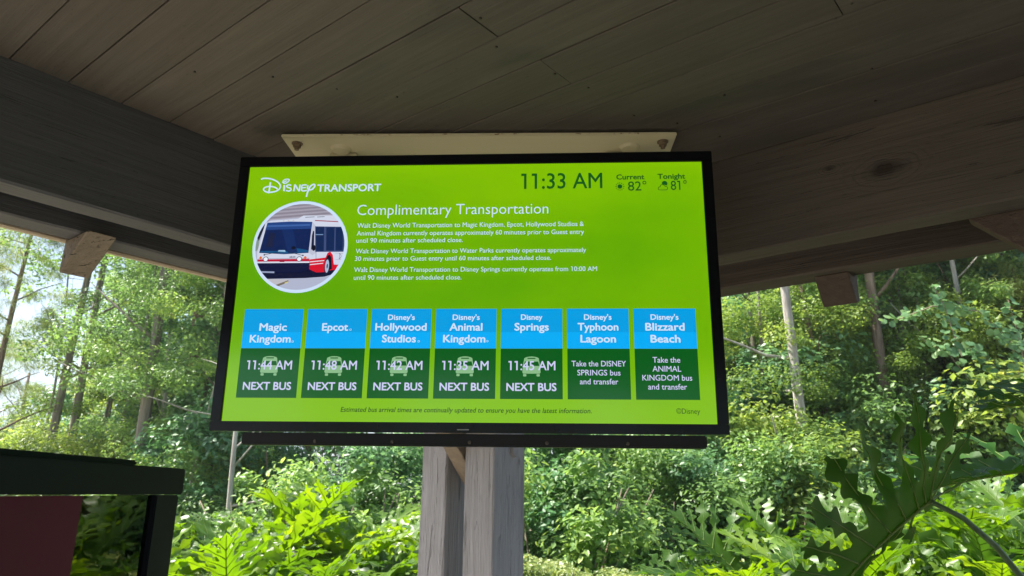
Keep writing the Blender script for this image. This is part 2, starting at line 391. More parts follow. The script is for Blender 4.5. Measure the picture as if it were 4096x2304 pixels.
# posts
PD = 0.182
shtimber('post', ABZ(2.05 + PD/2, 1.811, -CAMZ + 0.10), ABZ(2.05 + PD/2, 1.811, CE + 0.02), B, 0.142, PD, M_post, shelter, ch=0.005, seg=24, wob=0.0018)
shtimber('post', ABZ(2.05 + PD/2, 2.041, -CAMZ + 0.10), ABZ(2.05 + PD/2, 2.041, CE + 0.02), B, 0.134, PD, M_post, shelter, ch=0.005, seg=24, wob=0.0018)
shtimber('post', ABZ(2.165, -0.52, -CAMZ + 0.10), ABZ(2.165, -0.52, CE + 0.02), B, 0.14, PD, M_post, shelter, ch=0.005, seg=8, wob=0.0015)
for aa in (-1.6,):
    shtimber('post', ABZ(aa, 2.04, -CAMZ + 0.10), ABZ(aa, 2.04, CE + 0.02), B, 0.134, PD, M_post, shelter, ch=0.005, seg=8, wob=0.0015)
# pale oval bolt plug high on the near post's side face
bp = MB(); n = 14
V = [(0.021*math.cos(2*math.pi*k/n), 0.030*math.sin(2*math.pi*k/n), 0) for k in range(n)] + [(0.015*math.cos(2*math.pi*k/n), 0.022*math.sin(2*math.pi*k/n), 0.009) for k in range(n)]
bp.add(V, [(k, (k+1) % n, n+(k+1) % n, n+k) for k in range(n)] + [tuple(range(n, 2*n))])
sh(bp.build('bolt_plug', M_post, shelter, ml=frame(-A, Z, -B, ABZ(2.163, 1.7395, 0.157))))

# knee brace in the plane of the left inner beam: underside follows z = 2.348 - 1.085 a
def prism(name, poly, axis, c0, c1, mat, parent):
    """poly in (t,z) where t runs along the other horizontal axis"""
    pts = []
    for c in (c0, c1):
        for (t, z) in poly: pts.append(ABZ(c, t, z) if axis == 'A' else ABZ(t, c, z))
    n = len(poly)
    Fc = [tuple(range(n)), tuple(reversed(range(n, 2*n)))] + [(k, n+k, n+(k+1) % n, (k+1) % n) for k in range(n)]
    o = mesh_py(name, [tuple(p) for p in pts], Fc)
    bm = bmesh.new(); bm.from_mesh(o); bmesh.ops.recalc_face_normals(bm, faces=bm.faces[:])
    bmesh.ops.bevel(bm, geom=bm.edges[:], offset=0.003, segments=1, affect='EDGES'); bm.to_mesh(o); bm.free()
    # re-centre so object-space wood grain follows the piece
    c = sum((v.co for v in o.vertices), Vector()) / len(o.vertices)
    o.transform(Matrix.Translation(-c))
    return sh(link(name, o, mat, parent, Matrix.Translation(c)))
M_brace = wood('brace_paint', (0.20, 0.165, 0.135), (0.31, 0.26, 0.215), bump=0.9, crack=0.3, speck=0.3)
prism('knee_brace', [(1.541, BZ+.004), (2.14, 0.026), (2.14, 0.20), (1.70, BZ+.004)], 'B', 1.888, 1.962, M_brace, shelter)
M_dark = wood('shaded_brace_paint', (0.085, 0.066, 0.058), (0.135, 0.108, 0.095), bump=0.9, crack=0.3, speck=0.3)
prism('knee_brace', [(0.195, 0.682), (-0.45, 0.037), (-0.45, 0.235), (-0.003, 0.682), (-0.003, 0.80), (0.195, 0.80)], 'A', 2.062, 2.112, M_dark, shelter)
# bracket ends under the outer beams
prism('bracket', [(2.066, 0.6745), (2.224, 0.581), (2.216, 0.70), (2.206, 0.72), (2.206, 0.6745)], 'A', 0.720, 0.798, wood('bracket_paint', (0.135, 0.115, 0.095), (0.21, 0.18, 0.15), bump=0.9, crack=1.0, speck=0.6, cr_lo=0.615), shelter)
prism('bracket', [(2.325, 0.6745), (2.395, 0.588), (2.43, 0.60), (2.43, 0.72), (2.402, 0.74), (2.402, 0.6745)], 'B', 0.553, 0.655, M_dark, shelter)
# nail heads driven into the planks
nb = MB()
for (a_, b_) in [(0.72, 1.58), (0.85, 1.45), (0.98, 1.37), (1.10, 1.28), (0.99, 0.90), (1.09, 0.94), (1.26, 0.90), (1.36, 0.87), (1.45, 0.31), (1.42, 0.27), (1.60, 0.62), (1.70, 0.30), (1.55, 0.85), (1.66, 0.78), (1.80, 0.72), (1.86, 0.33)]:
    pts = [(0.0030*math.cos(k*math.pi/3), 0.0030*math.sin(k*math.pi/3), 0) for k in range(6)]
    P = ABZ(a_, b_, CE - 0.0015); nb.add([P + Vector(p) for p in pts] + [P + Vector((p[0], p[1], 0.006)) for p in pts], [tuple(reversed(range(6)))] + [(k, (k+1) % 6, 6+(k+1) % 6, 6+k) for k in range(6)])
nh = sh(nb.build('nail_head', simple('old_nail', (0.03, 0.026, 0.022), 0.6), shelter)); nh['kind'] = 'stuff'

# ================================================================== DISPLAY
TY, TT = -0.056604, -0.011162
U = Vector((math.cos(TY), math.sin(TY), 0)); Nn = Vector((-math.sin(TY), math.cos(TY), 0))
Wv = (Z * math.cos(TT) + Nn * math.sin(TT)).normalized(); Nn = Wv.cross(U).normalized()
C0 = Vector((-0.110707, 1.791266, 0.505066 + CAMZ))
tv = empty('display_screen', mat=frame(U, Nn, Wv, C0))
tag(tv, 'large black-framed flat screen with a bright green bus timetable hanging from the ceiling', 'screen')
M_bezel = simple('bezel_black', (0.004, 0.005, 0.008), 0.16, spec=0.22, noise=0.2)
M_case = simple('case_black', (0.02, 0.021, 0.023), 0.45)
OU, OW = 0.632, 0.3665
f = MB()
f.box(-OU, OU, -0.006, 0.012, 0.3403, OW + .002); f.box(-OU, OU, -0.006, 0.012, -OW + .002, -0.3403)
f.box(-OU, -0.605, -0.006, 0.012, -0.3398, 0.3398); f.box(0.605, OU, -0.006, 0.012, -0.3398, 0.3398)
f.build('bezel', M_bezel, tv, bevel=0.0015)
k = MB(); k.box(-OU+.004, OU-.004, 0.0125, 0.060, -OW+.006, OW-.003); k.build('casing', simple('casing_grey', (0.30, 0.31, 0.30), 0.5), tv, bevel=0.004)
k = MB(); k.box(-0.553, 0.580, 0.006, 0.040, -0.3965, -0.3665); bar = k.build('lower_rail', simple('rail_black', (0.008, 0.009, 0.011), 0.3, spec=0.2), tv, bevel=0.003)
for u in (-.368, -.177, .012, .199, .392):
    s = MB(); s.tube([(u, 0.0055, -.3868), (u, 0.002, -.3868)], [0.0046, 0.0036], 10); s.build('screw', simple('screw_dark', (0.10, 0.09, 0.08), 0.5, metal=0.6) if u == -.368 else bpy.data.materials['screw_dark'], bar)
s = MB(); s.box(-.018, .011, -.0075, -.006, -.3588, -.3562); s.build('indicator_light', simple('indicator_lens', (0.35, 0.36, 0.38), 0.3), tv, bevel=0.0006)
scr_me = mesh_py('screen', [(-.605, 0, -.3402), (.605, 0, -.3402), (.605, 0, .3402), (-.605, 0, .3402)], [(0, 1, 2, 3)])
screen = link('screen', scr_me, emat('screen_green', (112, 186, 0), gain=0.86, mottled=True), tv)

E_white = emat('screen_white', (205, 226, 248)); E_lilac = emat('screen_lilac', (205, 208, 244)); E_dark = emat('screen_dark_green_text', (0, 84, 26)); E_foot = emat('screen_footer_text', (14, 66, 0))
E_blue1 = emat('screen_blue', (0, 158, 226)); E_blue2 = emat('screen_blue_bright', (0, 172, 246)); E_tile = emat('screen_tile_green', (0, 88, 24)); E_icon = emat('screen_icon_green', (140, 190, 138), gain=.95)
LAYER = [0.0]
def lay(d=0.00015): LAYER[0] += d; return -LAYER[0]

def flat(name, polys, mat, y, parent=None):
    """polygons given in mm on the screen plane"""
    V = []; Fc = []
    for p in polys:
        n = len(V); V += [(x/1000, y, z/1000) for x, z in p]; Fc.append(tuple(range(n, n+len(p))))
    me = mesh_py(name, V, Fc); bm = bmesh.new(); bm.from_mesh(me)
    bmesh.ops.triangulate(bm, faces=bm.faces[:])
    for fa in bm.faces:
        if fa.normal.y > 0: fa.normal_flip()
    bm.to_mesh(me); bm.free()
    return link(name, me, mat, parent or screen)

def lettering(body, u0, u1, w, cap, mat, y, weight=0.0, shear=0.0, center=None):
    cu = bpy.data.curves.new('lettering', 'FONT'); cu.body = body; cu.offset = min(weight, 0.0); cu.shear = shear; cu.resolution_u = 3
    ob = bpy.data.objects.new('tmp', cu); COL.objects.link(ob)
    dg = bpy.context.evaluated_depsgraph_get(); me = bpy.data.meshes.new_from_object(ob.evaluated_get(dg))
    bpy.data.objects.remove(ob)
    me.name = 'lettering'
    bm = bmesh.new(); bm.from_mesh(me); bmesh.ops.remove_doubles(bm, verts=bm.verts[:], dist=1e-5)
    caph = CAPH
    if '1' in body:                               # give the bar-shaped figure one its flag
        bm.verts.ensure_lookup_table(); seen = set(); isl = []
        for v in bm.verts:
            if v in seen: continue
            st = [v]; seen.add(v); comp = []
            while st:
                x = st.pop(); comp.append(x)
                for e in x.link_edges:
                    o2 = e.other_vert(x)
                    if o2 not in seen: seen.add(o2); st.append(o2)
            xs = [c.co.x for c in comp]; ys = [c.co.y for c in comp]; isl.append((min(xs), max(xs), min(ys), max(ys), len(comp)))
        isl.sort()
        for x0, x1, y0, y1, nn in isl:
            if (x1-x0) < 0.17*(y1-y0) and (y1-y0) > 0.9*caph and (y1 - y0) < 1.1*caph and nn <= 6 and y0 > -0.05:
                t = (x1-x0)
                vs_ = [bm.verts.new(c) for c in ((x0+.005, y1, 0), (x0 - caph*0.20, y1 - 0.0*caph, 0), (x0 - caph*0.20, y1 - t*0.95, 0), (x0+.005, y1 - t*0.95, 0))]
                bm.faces.new(vs_)
    bm.to_mesh(me); bm.free()
    xs = [v.co.x for v in me.vertices]; x0, x1 = min(xs), max(xs)
    if center is not None: u0, u1 = center[0] - center[1]/2, center[0] + center[1]/2
    sx = (u1-u0)/(x1-x0); sy = 1.07*cap/caph
    for v in me.vertices: v.co = ((u0 + (v.co.x-x0)*sx)/1000, y, (w + v.co.y*sy)/1000)
    for p in me.polygons:
        pass
    bm = bmesh.new(); bm.from_mesh(me)
    for fa in bm.faces:
        if fa.normal.y > 0: fa.normal_flip()
    if weight > 0:                                # heavier weights: the outline thickened by small shifts, each a hair apart in depth
        base = bm.verts[:] + bm.edges[:] + bm.faces[:]
        for k_ in range(6):
            a_ = 2*math.pi*k_/6; dup = bmesh.ops.duplicate(bm, geom=base)
            dv = Vector((math.cos(a_)*weight*sx/1000, 0.000012*(k_+1), math.sin(a_)*weight*sy/1000))
            for g_ in dup['geom']:
                if isinstance(g_, bmesh.types.BMVert): g_.co += dv
    bm.to_mesh(me); bm.free()
    me.materials.clear()
    return link('lettering', me, mat, screen)
_c = bpy.data.curves.new('t', 'FONT'); _c.body = 'H'; _o = bpy.data.objects.new('t', _c); COL.objects.link(_o)
_m = bpy.data.meshes.new_from_object(_o.evaluated_get(bpy.context.evaluated_depsgraph_get())); CAPH = max(v.co.y for v in _m.vertices)
bpy.data.objects.remove(_o); bpy.data.meshes.remove(_m); bpy.data.curves.remove(_c)

# tiles
y1 = lay(); TX = [-575.5 + 165.05*i for i in range(7)]; TWd = 153.0
for i, x in enumerate(TX):
    nseg = 9
    flat('tile_header', [[(x, -56), (x+TWd, -56), (x+TWd, -116), (x, -116)]], E_blue1, y1)
    flat('tile_header', [[(x, -116), (x+TWd, -116), (x+TWd, -157.4), (x, -157.4)]], E_blue2, y1)
    flat('tile_body', [[(x, -157.6), (x+TWd, -157.6), (x+TWd, -282.5), (x, -282.5)]], E_tile, y1)
y2 = lay(); y3 = lay()
def icon(cx):
    P = []
    def rr(x0, x1, z0, z1, r, seg=4):
        out = []
        for (qx, qz, a0) in ((x1-r, z1-r, 0), (x0+r, z1-r, 90), (x0+r, z0+r, 180), (x1-r, z0+r, 270)):
            for k in range(seg+1):
                a = math.radians(a0 + 90*k/seg); out.append((cx+qx+r*math.cos(a), qz+r*math.sin(a)))
        return out
    # roof and destination slot, window surround, body, tyres
    P.append([(cx-19, -190)] + [(cx+19*math.cos(t), -184.5+7*math.sin(t)) for t in [math.pi*(1-k/10) for k in range(1, 10)]] + [(cx+19, -190)])
    slot = rr(-10, 10, -183.6, -180.8, 1.3)
    P.append([(cx-19.3, -190), (cx-16.5, -190), (cx-19.5, -201), (cx-21, -201)]); P.append([(cx+16.5, -190), (cx+19.3, -190), (cx+21, -201), (cx+19.5, -201)])
    P.append([(cx-21, -201), (cx+21, -201), (cx+22.5, -217), (cx+20.5, -220), (cx-20.5, -220), (cx-22.5, -217)])
    P.append(rr(-20.5, -12.5, -227, -221, 1.8)); P.append(rr(12.5, 20.5, -227, -221, 1.8))
    o = flat('bus_icon', P, E_icon, y2); s = flat('bus_icon', [slot], E_tile, y3)
for i in range(5): icon(TX[i] + TWd/2 + (1.0 if i == 0 else 0))
def tc_(i): return TX[i] + TWd/2
yt = lay()
HB = 0.023
for (t, i, wd, w, cap, wt) in [('Magic', 0, 70, -112, 17.4, HB), ('Kingdom', 0, 105, -142.4, 17.4, HB), ('Epcot', 1, 66, -112, 17.4, HB), ("Disney's", 2, 67.8, -84.3, 12.4, .022), ('Hollywood', 2, 129.4, -111.8, 17.3, HB), ('Studios', 2, 85, -141.8, 17.2, HB),
    ("Disney's", 3, 67.8, -84.3, 12.4, .022), ('Animal', 3, 82, -111.8, 17.2, HB), ('Kingdom', 3, 105, -141.8, 17.2, HB), ('Disney', 4, 53, -84.2, 12.4, .022), ('Springs', 4, 84.5, -111.6, 17.2, HB),
    ("Disney's", 5, 67.7, -84.3, 12.4, .022), ('Typhoon', 5, 99.8, -111.6, 17.2, HB), ('Lagoon', 5, 86.2, -141.7, 17.0, HB), ("Disney's", 6, 67.9, -84.4, 12.4, .022), ('Blizzard', 6, 94.9, -111.6, 17.2, HB), ('Beach', 6, 71.5, -141.7, 17.0, HB)]:
    dx = -3.5 if (t in ('Kingdom', 'Epcot') or t == 'Studios') else (1.2 if i == 0 else 0)
    lettering(t, 0, 0, w, cap, E_white, yt, wt, center=(tc_(i) + dx, wd))
def ring(cx, cz, r, t, mat, name='ring_mark', n=14):
    P = []
    for k in range(n):
        a, b = 2*math.pi*k/n, 2*math.pi*(k+1)/n
        P.append([(cx+r*math.cos(a), cz+r*math.sin(a)), (cx+r*math.cos(b), cz+r*math.sin(b)), (cx+(r-t)*math.cos(b), cz+(r-t)*math.sin(b)), (cx+(r-t)*math.cos(a), cz+(r-t)*math.sin(a))])
    return flat(name, P, mat, yt)
for c in ((-443.9, -140.3), (-297.7, -109.6), (-122.0, -139.5), (51.0, -139.0)): ring(c[0], c[1], 2.7, 0.9, E_white)
for i, t in enumerate(('11:44 AM', '11:48 AM', '11:42 AM', '11:35 AM', '11:45 AM')):
    lettering(t, 0, 0, -211.3, 20.6, E_lilac, yt, 0.012, center=(tc_(i) + 1, 115)); lettering('NEXT BUS', 0, 0, -262.2, 17.3, E_lilac, yt, 0.022, center=(tc_(i), 121.5))
for (t, i, wd, w) in [('Take the DISNEY', 5, 133, -201.6), ('SPRINGS bus', 5, 105, -223.9), ('and transfer', 5, 93.2, -245.7), ('Take the', 6, 66.6, -191.9), ('ANIMAL', 6, 69, -214), ('KINGDOM bus', 6, 119.7, -235.9), ('and transfer', 6, 93.3, -257.7)]:
    lettering(t, 0, 0, w, 12.6, E_lilac, yt, 0.006, center=(tc_(i), wd))
for (t, u0, u1, w, cap, wt) in [('TRANSPORT', -414.4, -242.5, 267.5, 18.5, .020), ('Complimentary Transportation', -301.6, 203.3, 199.2, 27.0, -.007),
    ('Walt Disney World Transportation to Magic Kingdom, Epcot, Hollywood Studios &', -298.6, 295.0, 163.8, 11.6, 0), ('Animal Kingdom currently operates approximately 60 minutes prior to Guest entry', -298.6, 295.3, 142.2, 11.6, 0),
    ('until 90 minutes after scheduled close.', -298.4, -18.4, 122.3, 11.4, 0), ('Walt Disney World Transportation to Water Parks currently operates approximately', -298.2, 299.7, 93.2, 11.4, 0),
    ('30 minutes prior to Guest entry until 60 minutes after scheduled close.', -298.9, 210.2, 72.6, 11.4, 0), ('Walt Disney World Transportation to Disney Springs currently operates from 10:00 AM', -299.2, 326.8, 42.5, 11.4, 0),
    ('until 90 minutes after scheduled close.', -298.6, -19.0, 21.4, 11.4, 0)]:
    lettering(t, u0, u1, w, cap, E_white, yt, wt)
lettering('11:33 AM', 132.5, 344.9, 268.9, 40.0, E_dark, yt, 0.006)
lettering('Current', 382.6, 454.5, 292.6, 12.7, E_dark, yt, .026); lettering('Tonight', 490.0, 560.6, 293.1, 12.7, E_dark, yt, .026)
lettering('82\u00b0', 411.8, 459.7, 260.7, 23.7, E_dark, yt, .004); lettering('81\u00b0', 522.6, 563.9, 261.4, 23.6, E_dark, yt, .004)
lettering('Estimated bus arrival times are continually updated to ensure you have the latest information.', -308.1, 306.9, -315.7, 10.9, E_foot, yt, .010, shear=0.18)
lettering('\u00a9Disney', 509.6, 565.9, -315.4, 11.5, E_foot, yt, .002)
# weather icons
sp = [[(390.8 + 6*math.cos(2*math.pi*k/16), 272.6 + 6*math.sin(2*math.pi*k/16)) for k in range(16)]]
for k in range(12):
    a = 2*math.pi*k/12; c, s = math.cos(a), math.sin(a); w_ = 0.8
    sp.append([(390.8+8*c-w_*s, 272.6+8*s+w_*c), (390.8+8*c+w_*s, 272.6+8*s-w_*c), (390.8+12*c+w_*s, 272.6+12*s-w_*c), (390.8+12*c-w_*s, 272.6+12*s+w_*c)])
flat('sun_icon', sp, E_dark, yt)
def ribbon(pts, t, closed=False, smooth=True):
    P = [Vector((p[0], p[1])) for p in pts]
    if smooth:
        Q = []; n = len(P); rng = range(n if closed else n-1)
        for i in rng:
            p0, p1, p2, p3 = (P[(i-1) % n] if closed or i > 0 else P[0]), P[i], P[(i+1) % n], (P[(i+2) % n] if closed or i+2 < n else P[-1])
            for s in range(5):
                u = s/5; Q.append(0.5*((2*p1) + (p2-p0)*u + (2*p0-5*p1+4*p2-p3)*u*u + (3*p1-p0-3*p2+p3)*u**3))
        if not closed: Q.append(P[-1])
        P = Q
    n = len(P); Lr = []; T = t if callable(t) else (lambda f_: t)
    for i in range(n):
        a = P[(i-1) % n] if closed or i > 0 else P[0]; b = P[(i+1) % n] if closed or i < n-1 else P[-1]
        d = b-a; d = d.normalized() if d.length > 1e-6 else Vector((1, 0)); nn = Vector((-d.y, d.x)); w_ = T(i/max(1, n-1))/2
        Lr.append((P[i]+nn*w_, P[i]-nn*w_))
    out = []
    for i in range(n if closed else n-1):
        a, b = Lr[i], Lr[(i+1) % n]; out.append([tuple(a[0]), tuple(b[0]), tuple(b[1]), tuple(a[1])])
    return out
cl = [(490, 264), (491, 269), (495, 271), (498, 276), (504, 276), (508, 272), (513, 270), (514, 265), (510, 261.8), (494, 261.8)]
flat('cloud_icon', ribbon(cl, 1.6, closed=True), E_dark, yt)
flat('moon_icon', [[(507 + 7.2*math.cos(t), 279.5 + 7.2*math.sin(t)) for t in [math.radians(a) for a in range(-40, 190, 15)]] + [(502, 277.5), (507, 276), (511.5, 274)]], E_dark, yt)
# script word of the logo, drawn as pen strokes
LG = dict(
 D_top=[(-570.5, 303.4), (-567.6, 306.8), (-554.7, 307.2), (-540.1, 304.2), (-525.1, 296.5), (-516.9, 286.6), (-517.3, 277.9), (-523.8, 271.2), (-534.3, 267.6), (-547.2, 266.8), (-556.9, 269.6), (-561.5, 275.9), (-557.0, 281.4), (-545.2, 283.6), (-533.2, 281.8), (-524.8, 277.2), (-524.8, 274.5)],
 D_stem=[(-544.6, 295.7), (-544.9, 284.5), (-545.5, 274.5), (-546.8, 264.0)],
 dot=[(-510.0, 292.8), (-510.0, 299.1), (-504.5, 303.5), (-496.3, 303.9), (-493.7, 301.0), (-497.6, 295.2), (-504.6, 292.0), (-508.4, 294.6), (-504.0, 297.8), (-499.5, 299.8)],
 i=[(-505.8, 287.0), (-505.3, 279.0), (-505.0, 269.6)],
 s=[(-486.7, 286.3), (-494.8, 287.6), (-499.2, 283.9), (-495.3, 280.2), (-487.9, 277.6), (-486.3, 272.6), (-491.9, 269.6), (-499.6, 271.5)],
 n=[(-478.2, 268.8), (-477.4, 278.7), (-476.6, 287.4), (-470.3, 278.6), (-463.7, 269.8), (-462.8, 278.5), (-462.4, 288.0)],
 e=[(-444.1, 286.6), (-451.2, 286.9), (-456.8, 285.4), (-457.2, 278.5), (-456.2, 270.8), (-449.5, 269.7), (-442.8, 271.3)], e2=[(-456.7, 278.5), (-446.0, 279.4)],
 y=[(-440.9, 285.5), (-441.3, 278.3), (-437.0, 272.8), (-430.0, 273.2), (-424.9, 278.1), (-421.9, 284.3), (-424.7, 288.2), (-430.3, 286.1), (-435.0, 280.7), (-439.0, 270.0), (-440.8, 262.4), (-442.3, 252.5)])
WID = dict(D_stem=4.4, i=4.6, n=4.0, e=3.6, e2=3.0, s=3.6, y=4.2, dot=3.0, D_top=3.8)
P = []
for kx, v in LG.items(): P += ribbon(v, WID[kx])
flat('logo_script', P, E_white, yt)

# round picture of a bus
CX, CZ_, RO, RI = -447.5, 113.5, 126.8, 118.6
def circ(r, n=56): return [(CX + r*math.cos(2*math.pi*k/n), CZ_ + r*math.sin(2*math.pi*k/n)) for k in range(n)]
CLIP = circ(RI)
def clip(poly):
    out = list(poly)
    for i in range(len(CLIP)):
        a, b = CLIP[i], CLIP[(i+1) % len(CLIP)]; inp = out; out = []
        if not inp: break
        ins = lambda p: (b[0]-a[0])*(p[1]-a[1]) - (b[1]-a[1])*(p[0]-a[0]) >= 0
        def inter(p, q):
            x1, y1_, x2, y2_ = p[0], p[1], q[0], q[1]; dx, dy = b[0]-a[0], b[1]-a[1]
            den = (x2-x1)*dy - (y2_-y1_)*dx
            t = ((a[0]-x1)*dy - (a[1]-y1_)*dx)/den if abs(den) > 1e-9 else 0
            return (x1+(x2-x1)*t, y1_+(y2_-y1_)*t)
        for j in range(len(inp)):
            p, q_ = inp[j-1], inp[j]
            if ins(q_):
                if not ins(p): out.append(inter(p, q_))
                out.append(q_)
            elif ins(p): out.append(inter(p, q_))
    return out
pic = flat('round_picture', [circ(RO)], E_white, lay())
ecache = {}
def pp(name, poly, rgb):
    if rgb not in ecache: ecache[rgb] = emat('picture_%d' % len(ecache), rgb)
    c = clip(poly)
    if len(c) >= 3: flat(name, [c], ecache[rgb], lay(0.00004))
def disc(cx, cz, rx, rz, n=16): return [(cx+rx*math.cos(2*math.pi*k/n), cz+rz*math.sin(2*math.pi*k/n)) for k in range(n)]
pp('picture_road', circ(RI+2), (176, 182, 205))
pp('picture_roof', [(-600, 170), (-545, 182), (-531, 188), (-459, 194), (-300, 200), (-300, 250), (-600, 250)], (152, 146, 160))
for k in range(9): pp('picture_roof_line', [(-560, 186+k*5.2-1), (-340, 203+k*4.6), (-340, 204.4+k*4.6), (-560, 187.6+k*5.2-1)], (118, 112, 130) if k % 2 else (176, 170, 184))
pp('picture_shade', [(-575, 70), (-545, 178), (-556, 178), (-580, 130)], (30, 34, 48))
pp('picture_tree', disc(-564, 118, 6, 18), (130, 150, 140))
pp('picture_shadow', [(-575, 60), (-340, 52), (-352, 37), (-376, 30), (-426, 26.5), (-529, 24.5), (-560, 40)], (12, 20, 52))
pp('picture_bus_body', [(-546.5, 178.5), (-531, 185), (-459, 190), (-446, 199), (-363, 199), (-323, 175), (-318, 62), (-340, 60), (-372, 72), (-418, 60), (-556, 60), (-560, 96)], (208, 214, 232))
pp('picture_roof_vent', [(-440, 193), (-415, 194), (-415, 196), (-440, 195)], (120, 126, 140)); pp('picture_roof_vent', [(-408, 193.5), (-388, 194.5), (-388, 196.5), (-408, 195.5)], (120, 126, 140))
pp('picture_roof_stripe', [(-413, 186), (-346.8, 182), (-346.8, 179.6), (-413, 183.4)], (160, 40, 60))
pp('picture_side_panel', [(-419, 181), (-409, 168), (-402, 96), (-412, 88), (-422, 95)], (190, 194, 214))
pp('picture_windshield', [(-540.7, 179.6), (-480, 182.4), (-419.8, 181), (-422.9, 94.8), (-487.1, 91.5), (-554.7, 95.6)], (12, 34, 84))
pp('picture_sun_strip', [(-540.7, 179.6), (-480, 182.4), (-419.8, 181), (-421.2, 161.7), (-544.5, 159.1)], (34, 68, 132))
pp('picture_dash', [(-552, 97), (-487, 93), (-424, 96), (-424, 102), (-455, 108), (-480, 100), (-552, 101)], (20, 84, 132))
pp('picture_paper', [(-505, 99), (-484, 98), (-486, 103), (-503, 103)], (150, 190, 220))
pp('picture_seat_shade', [(-538, 112), (-520, 110), (-516, 150), (-531, 152)], (26, 34, 66)); pp('picture_glass_sheen', [(-500, 160), (-470, 160), (-452, 96), (-478, 95)], (18, 44, 98))
pp('picture_wheel_dark', disc(-464, 109, 6, 4.6), (8, 16, 40)); pp('picture_screen_sheen', [(-540, 172), (-424, 175), (-424.5, 170), (-541, 167)], (60, 98, 164))
pp('picture_wiper', [(-540, 91), (-498, 99), (-498, 97.8), (-540, 89.6)], (14, 18, 40)); pp('picture_wiper', [(-478, 99), (-437, 88.5), (-437, 87), (-478, 97.8)], (14, 18, 40)); pp('picture_wiper_hub', disc(-437, 88, 2.2, 2.2, 8), (20, 26, 50)); pp('picture_wiper_hub', disc(-540, 90, 2.2, 2.2, 8), (20, 26, 50))
pp('picture_front_shade', [(-556, 68.6), (-418, 70), (-418, 66.8), (-556, 66.8)], (222, 226, 240)); pp('picture_panel_seam', [(-556, 79.4), (-419, 80.6), (-419, 79.8), (-556, 78.6)], (96, 100, 130))
for k in range(3): pp('picture_marker_lamp', disc(-497+13*k, 184.5+0.3*k, 2.2, 1.1, 8), (200, 170, 140))
pp('picture_side_seam', [(-352, 94), (-318, 92), (-318, 91), (-352, 93)], (150, 154, 176)); pp('picture_side_seam', [(-350, 76), (-318, 77), (-318, 76), (-350, 75)], (160, 164, 186)); pp('picture_door_edge', [(-404, 98), (-402, 98), (-400.5, 78), (-402, 78)], (150, 152, 172))
pp('picture_narrow_window', [(-417.3, 143.6), (-415.3, 155.6), (-412.2, 154.4), (-409.8, 117.3), (-416.5, 100.7)], (14, 26, 60))
pp('picture_window_band', [(-411, 168), (-328, 166), (-324, 97), (-405, 97)], (60, 76, 120))
for w4 in ([(-409, 166), (-386.8, 166), (-382.6, 99.4), (-403, 99.4)], [(-380.7, 165), (-358.6, 165), (-355.4, 100.3), (-376.4, 100.3)], [(-355.6, 164.6), (-336, 164.3), (-332.4, 100.6), (-351.6, 100.6)], [(-333, 164), (-326, 163), (-323, 104), (-329.6, 102)]):
    pp('picture_side_window', w4, (16, 40, 84))
pp('picture_window_bar', [(-408, 146), (-387.4, 146), (-387.6, 143.6), (-407.6, 143.6)], (120, 150, 190))
pp('picture_mirror', disc(-409.5, 108, 5.2, 8), (10, 14, 34))
pp('picture_red_band', [(-557, 77.2), (-418.8, 78.6), (-418.4, 71.4), (-556.4, 71.2)], (190, 22, 56))
pp('picture_red_side', [(-418.5, 76.4), (-376, 81.6), (-372, 94), (-364.6, 97.4), (-357.6, 88.5), (-352.5, 61.5), (-330, 63), (-336, 48.5), (-357.4, 47.4), (-375.7, 42), (-397.9, 41.2), (-417, 50)], (212, 18, 44))
pp('picture_side_trim', [(-417, 68.5), (-379, 72.2), (-379, 74.4), (-417, 71.2)], (228, 220, 236)); pp('picture_side_trim', [(-416, 61), (-381, 65), (-381, 67), (-416, 63.4)], (228, 220, 236))
pp('picture_bumper', [(-556, 67), (-417.8, 67.2), (-416.6, 50), (-440, 42), (-539.4, 40), (-552.3, 54.2)], (12, 22, 60))
pp('picture_wheel_arch', [(-377, 44), (-375, 76), (-371.4, 87), (-365.6, 89), (-360.6, 81.4), (-357, 50)], (8, 14, 34))
pp('picture_tyre', disc(-369.6, 57.0, 7.8, 24.0), (24, 30, 56)); pp('picture_wheel', disc(-370.4, 58, 5.2, 18.0), (176, 186, 214)); pp('picture_hub', disc(-369.8, 58, 2.0, 6.5), (60, 70, 110))
for cx_ in (-534.7, -445.5): pp('picture_lamp_ring', disc(cx_, 77.8, 7.2, 7.2), (30, 40, 70)); pp('picture_headlamp', disc(cx_, 77.8, 5.6, 5.6), (232, 238, 248))
for cx_ in (-548.6, -429.8): pp('picture_indicator', disc(cx_, 81.5, 3.6, 3.8), (232, 110, 40))
pp('picture_plate', [(-497, 75.5), (-484, 75.5), (-484, 69.5), (-497, 69.5)], (150, 30, 60))
pp('picture_line', [(-545, 45), (-508, 44), (-508, 39.5), (-545, 41)], (150, 160, 190))
pp('picture_kerb', [(-530, 24.2), (-469, 22.6), (-468, 15), (-497, 3), (-530, 8)], (190, 188, 196)); pp('picture_kerb_edge', [(-469, 20.6), (-468, 15), (-497, 3), (-503, 7)], (120, 112, 100)); pp('picture_kerb_paint', [(-478, 11), (-469, 14), (-468.6, 17.5), (-478, 14)], (206, 196, 130))
yt = lay(); 
n_ = lettering('4849', -472.5, -456.2, 80.6, 4.6, emat('picture_number', (30, 36, 60)), yt, .01)
flat('picture_side_mark', ribbon([(-341, 92), (-337, 90), (-335, 84), (-338, 78), (-341, 80)], 1.0) + ribbon([(-339.5, 93), (-338.6, 76)], 0.9), emat('picture_mark', (70, 80, 110)), yt)

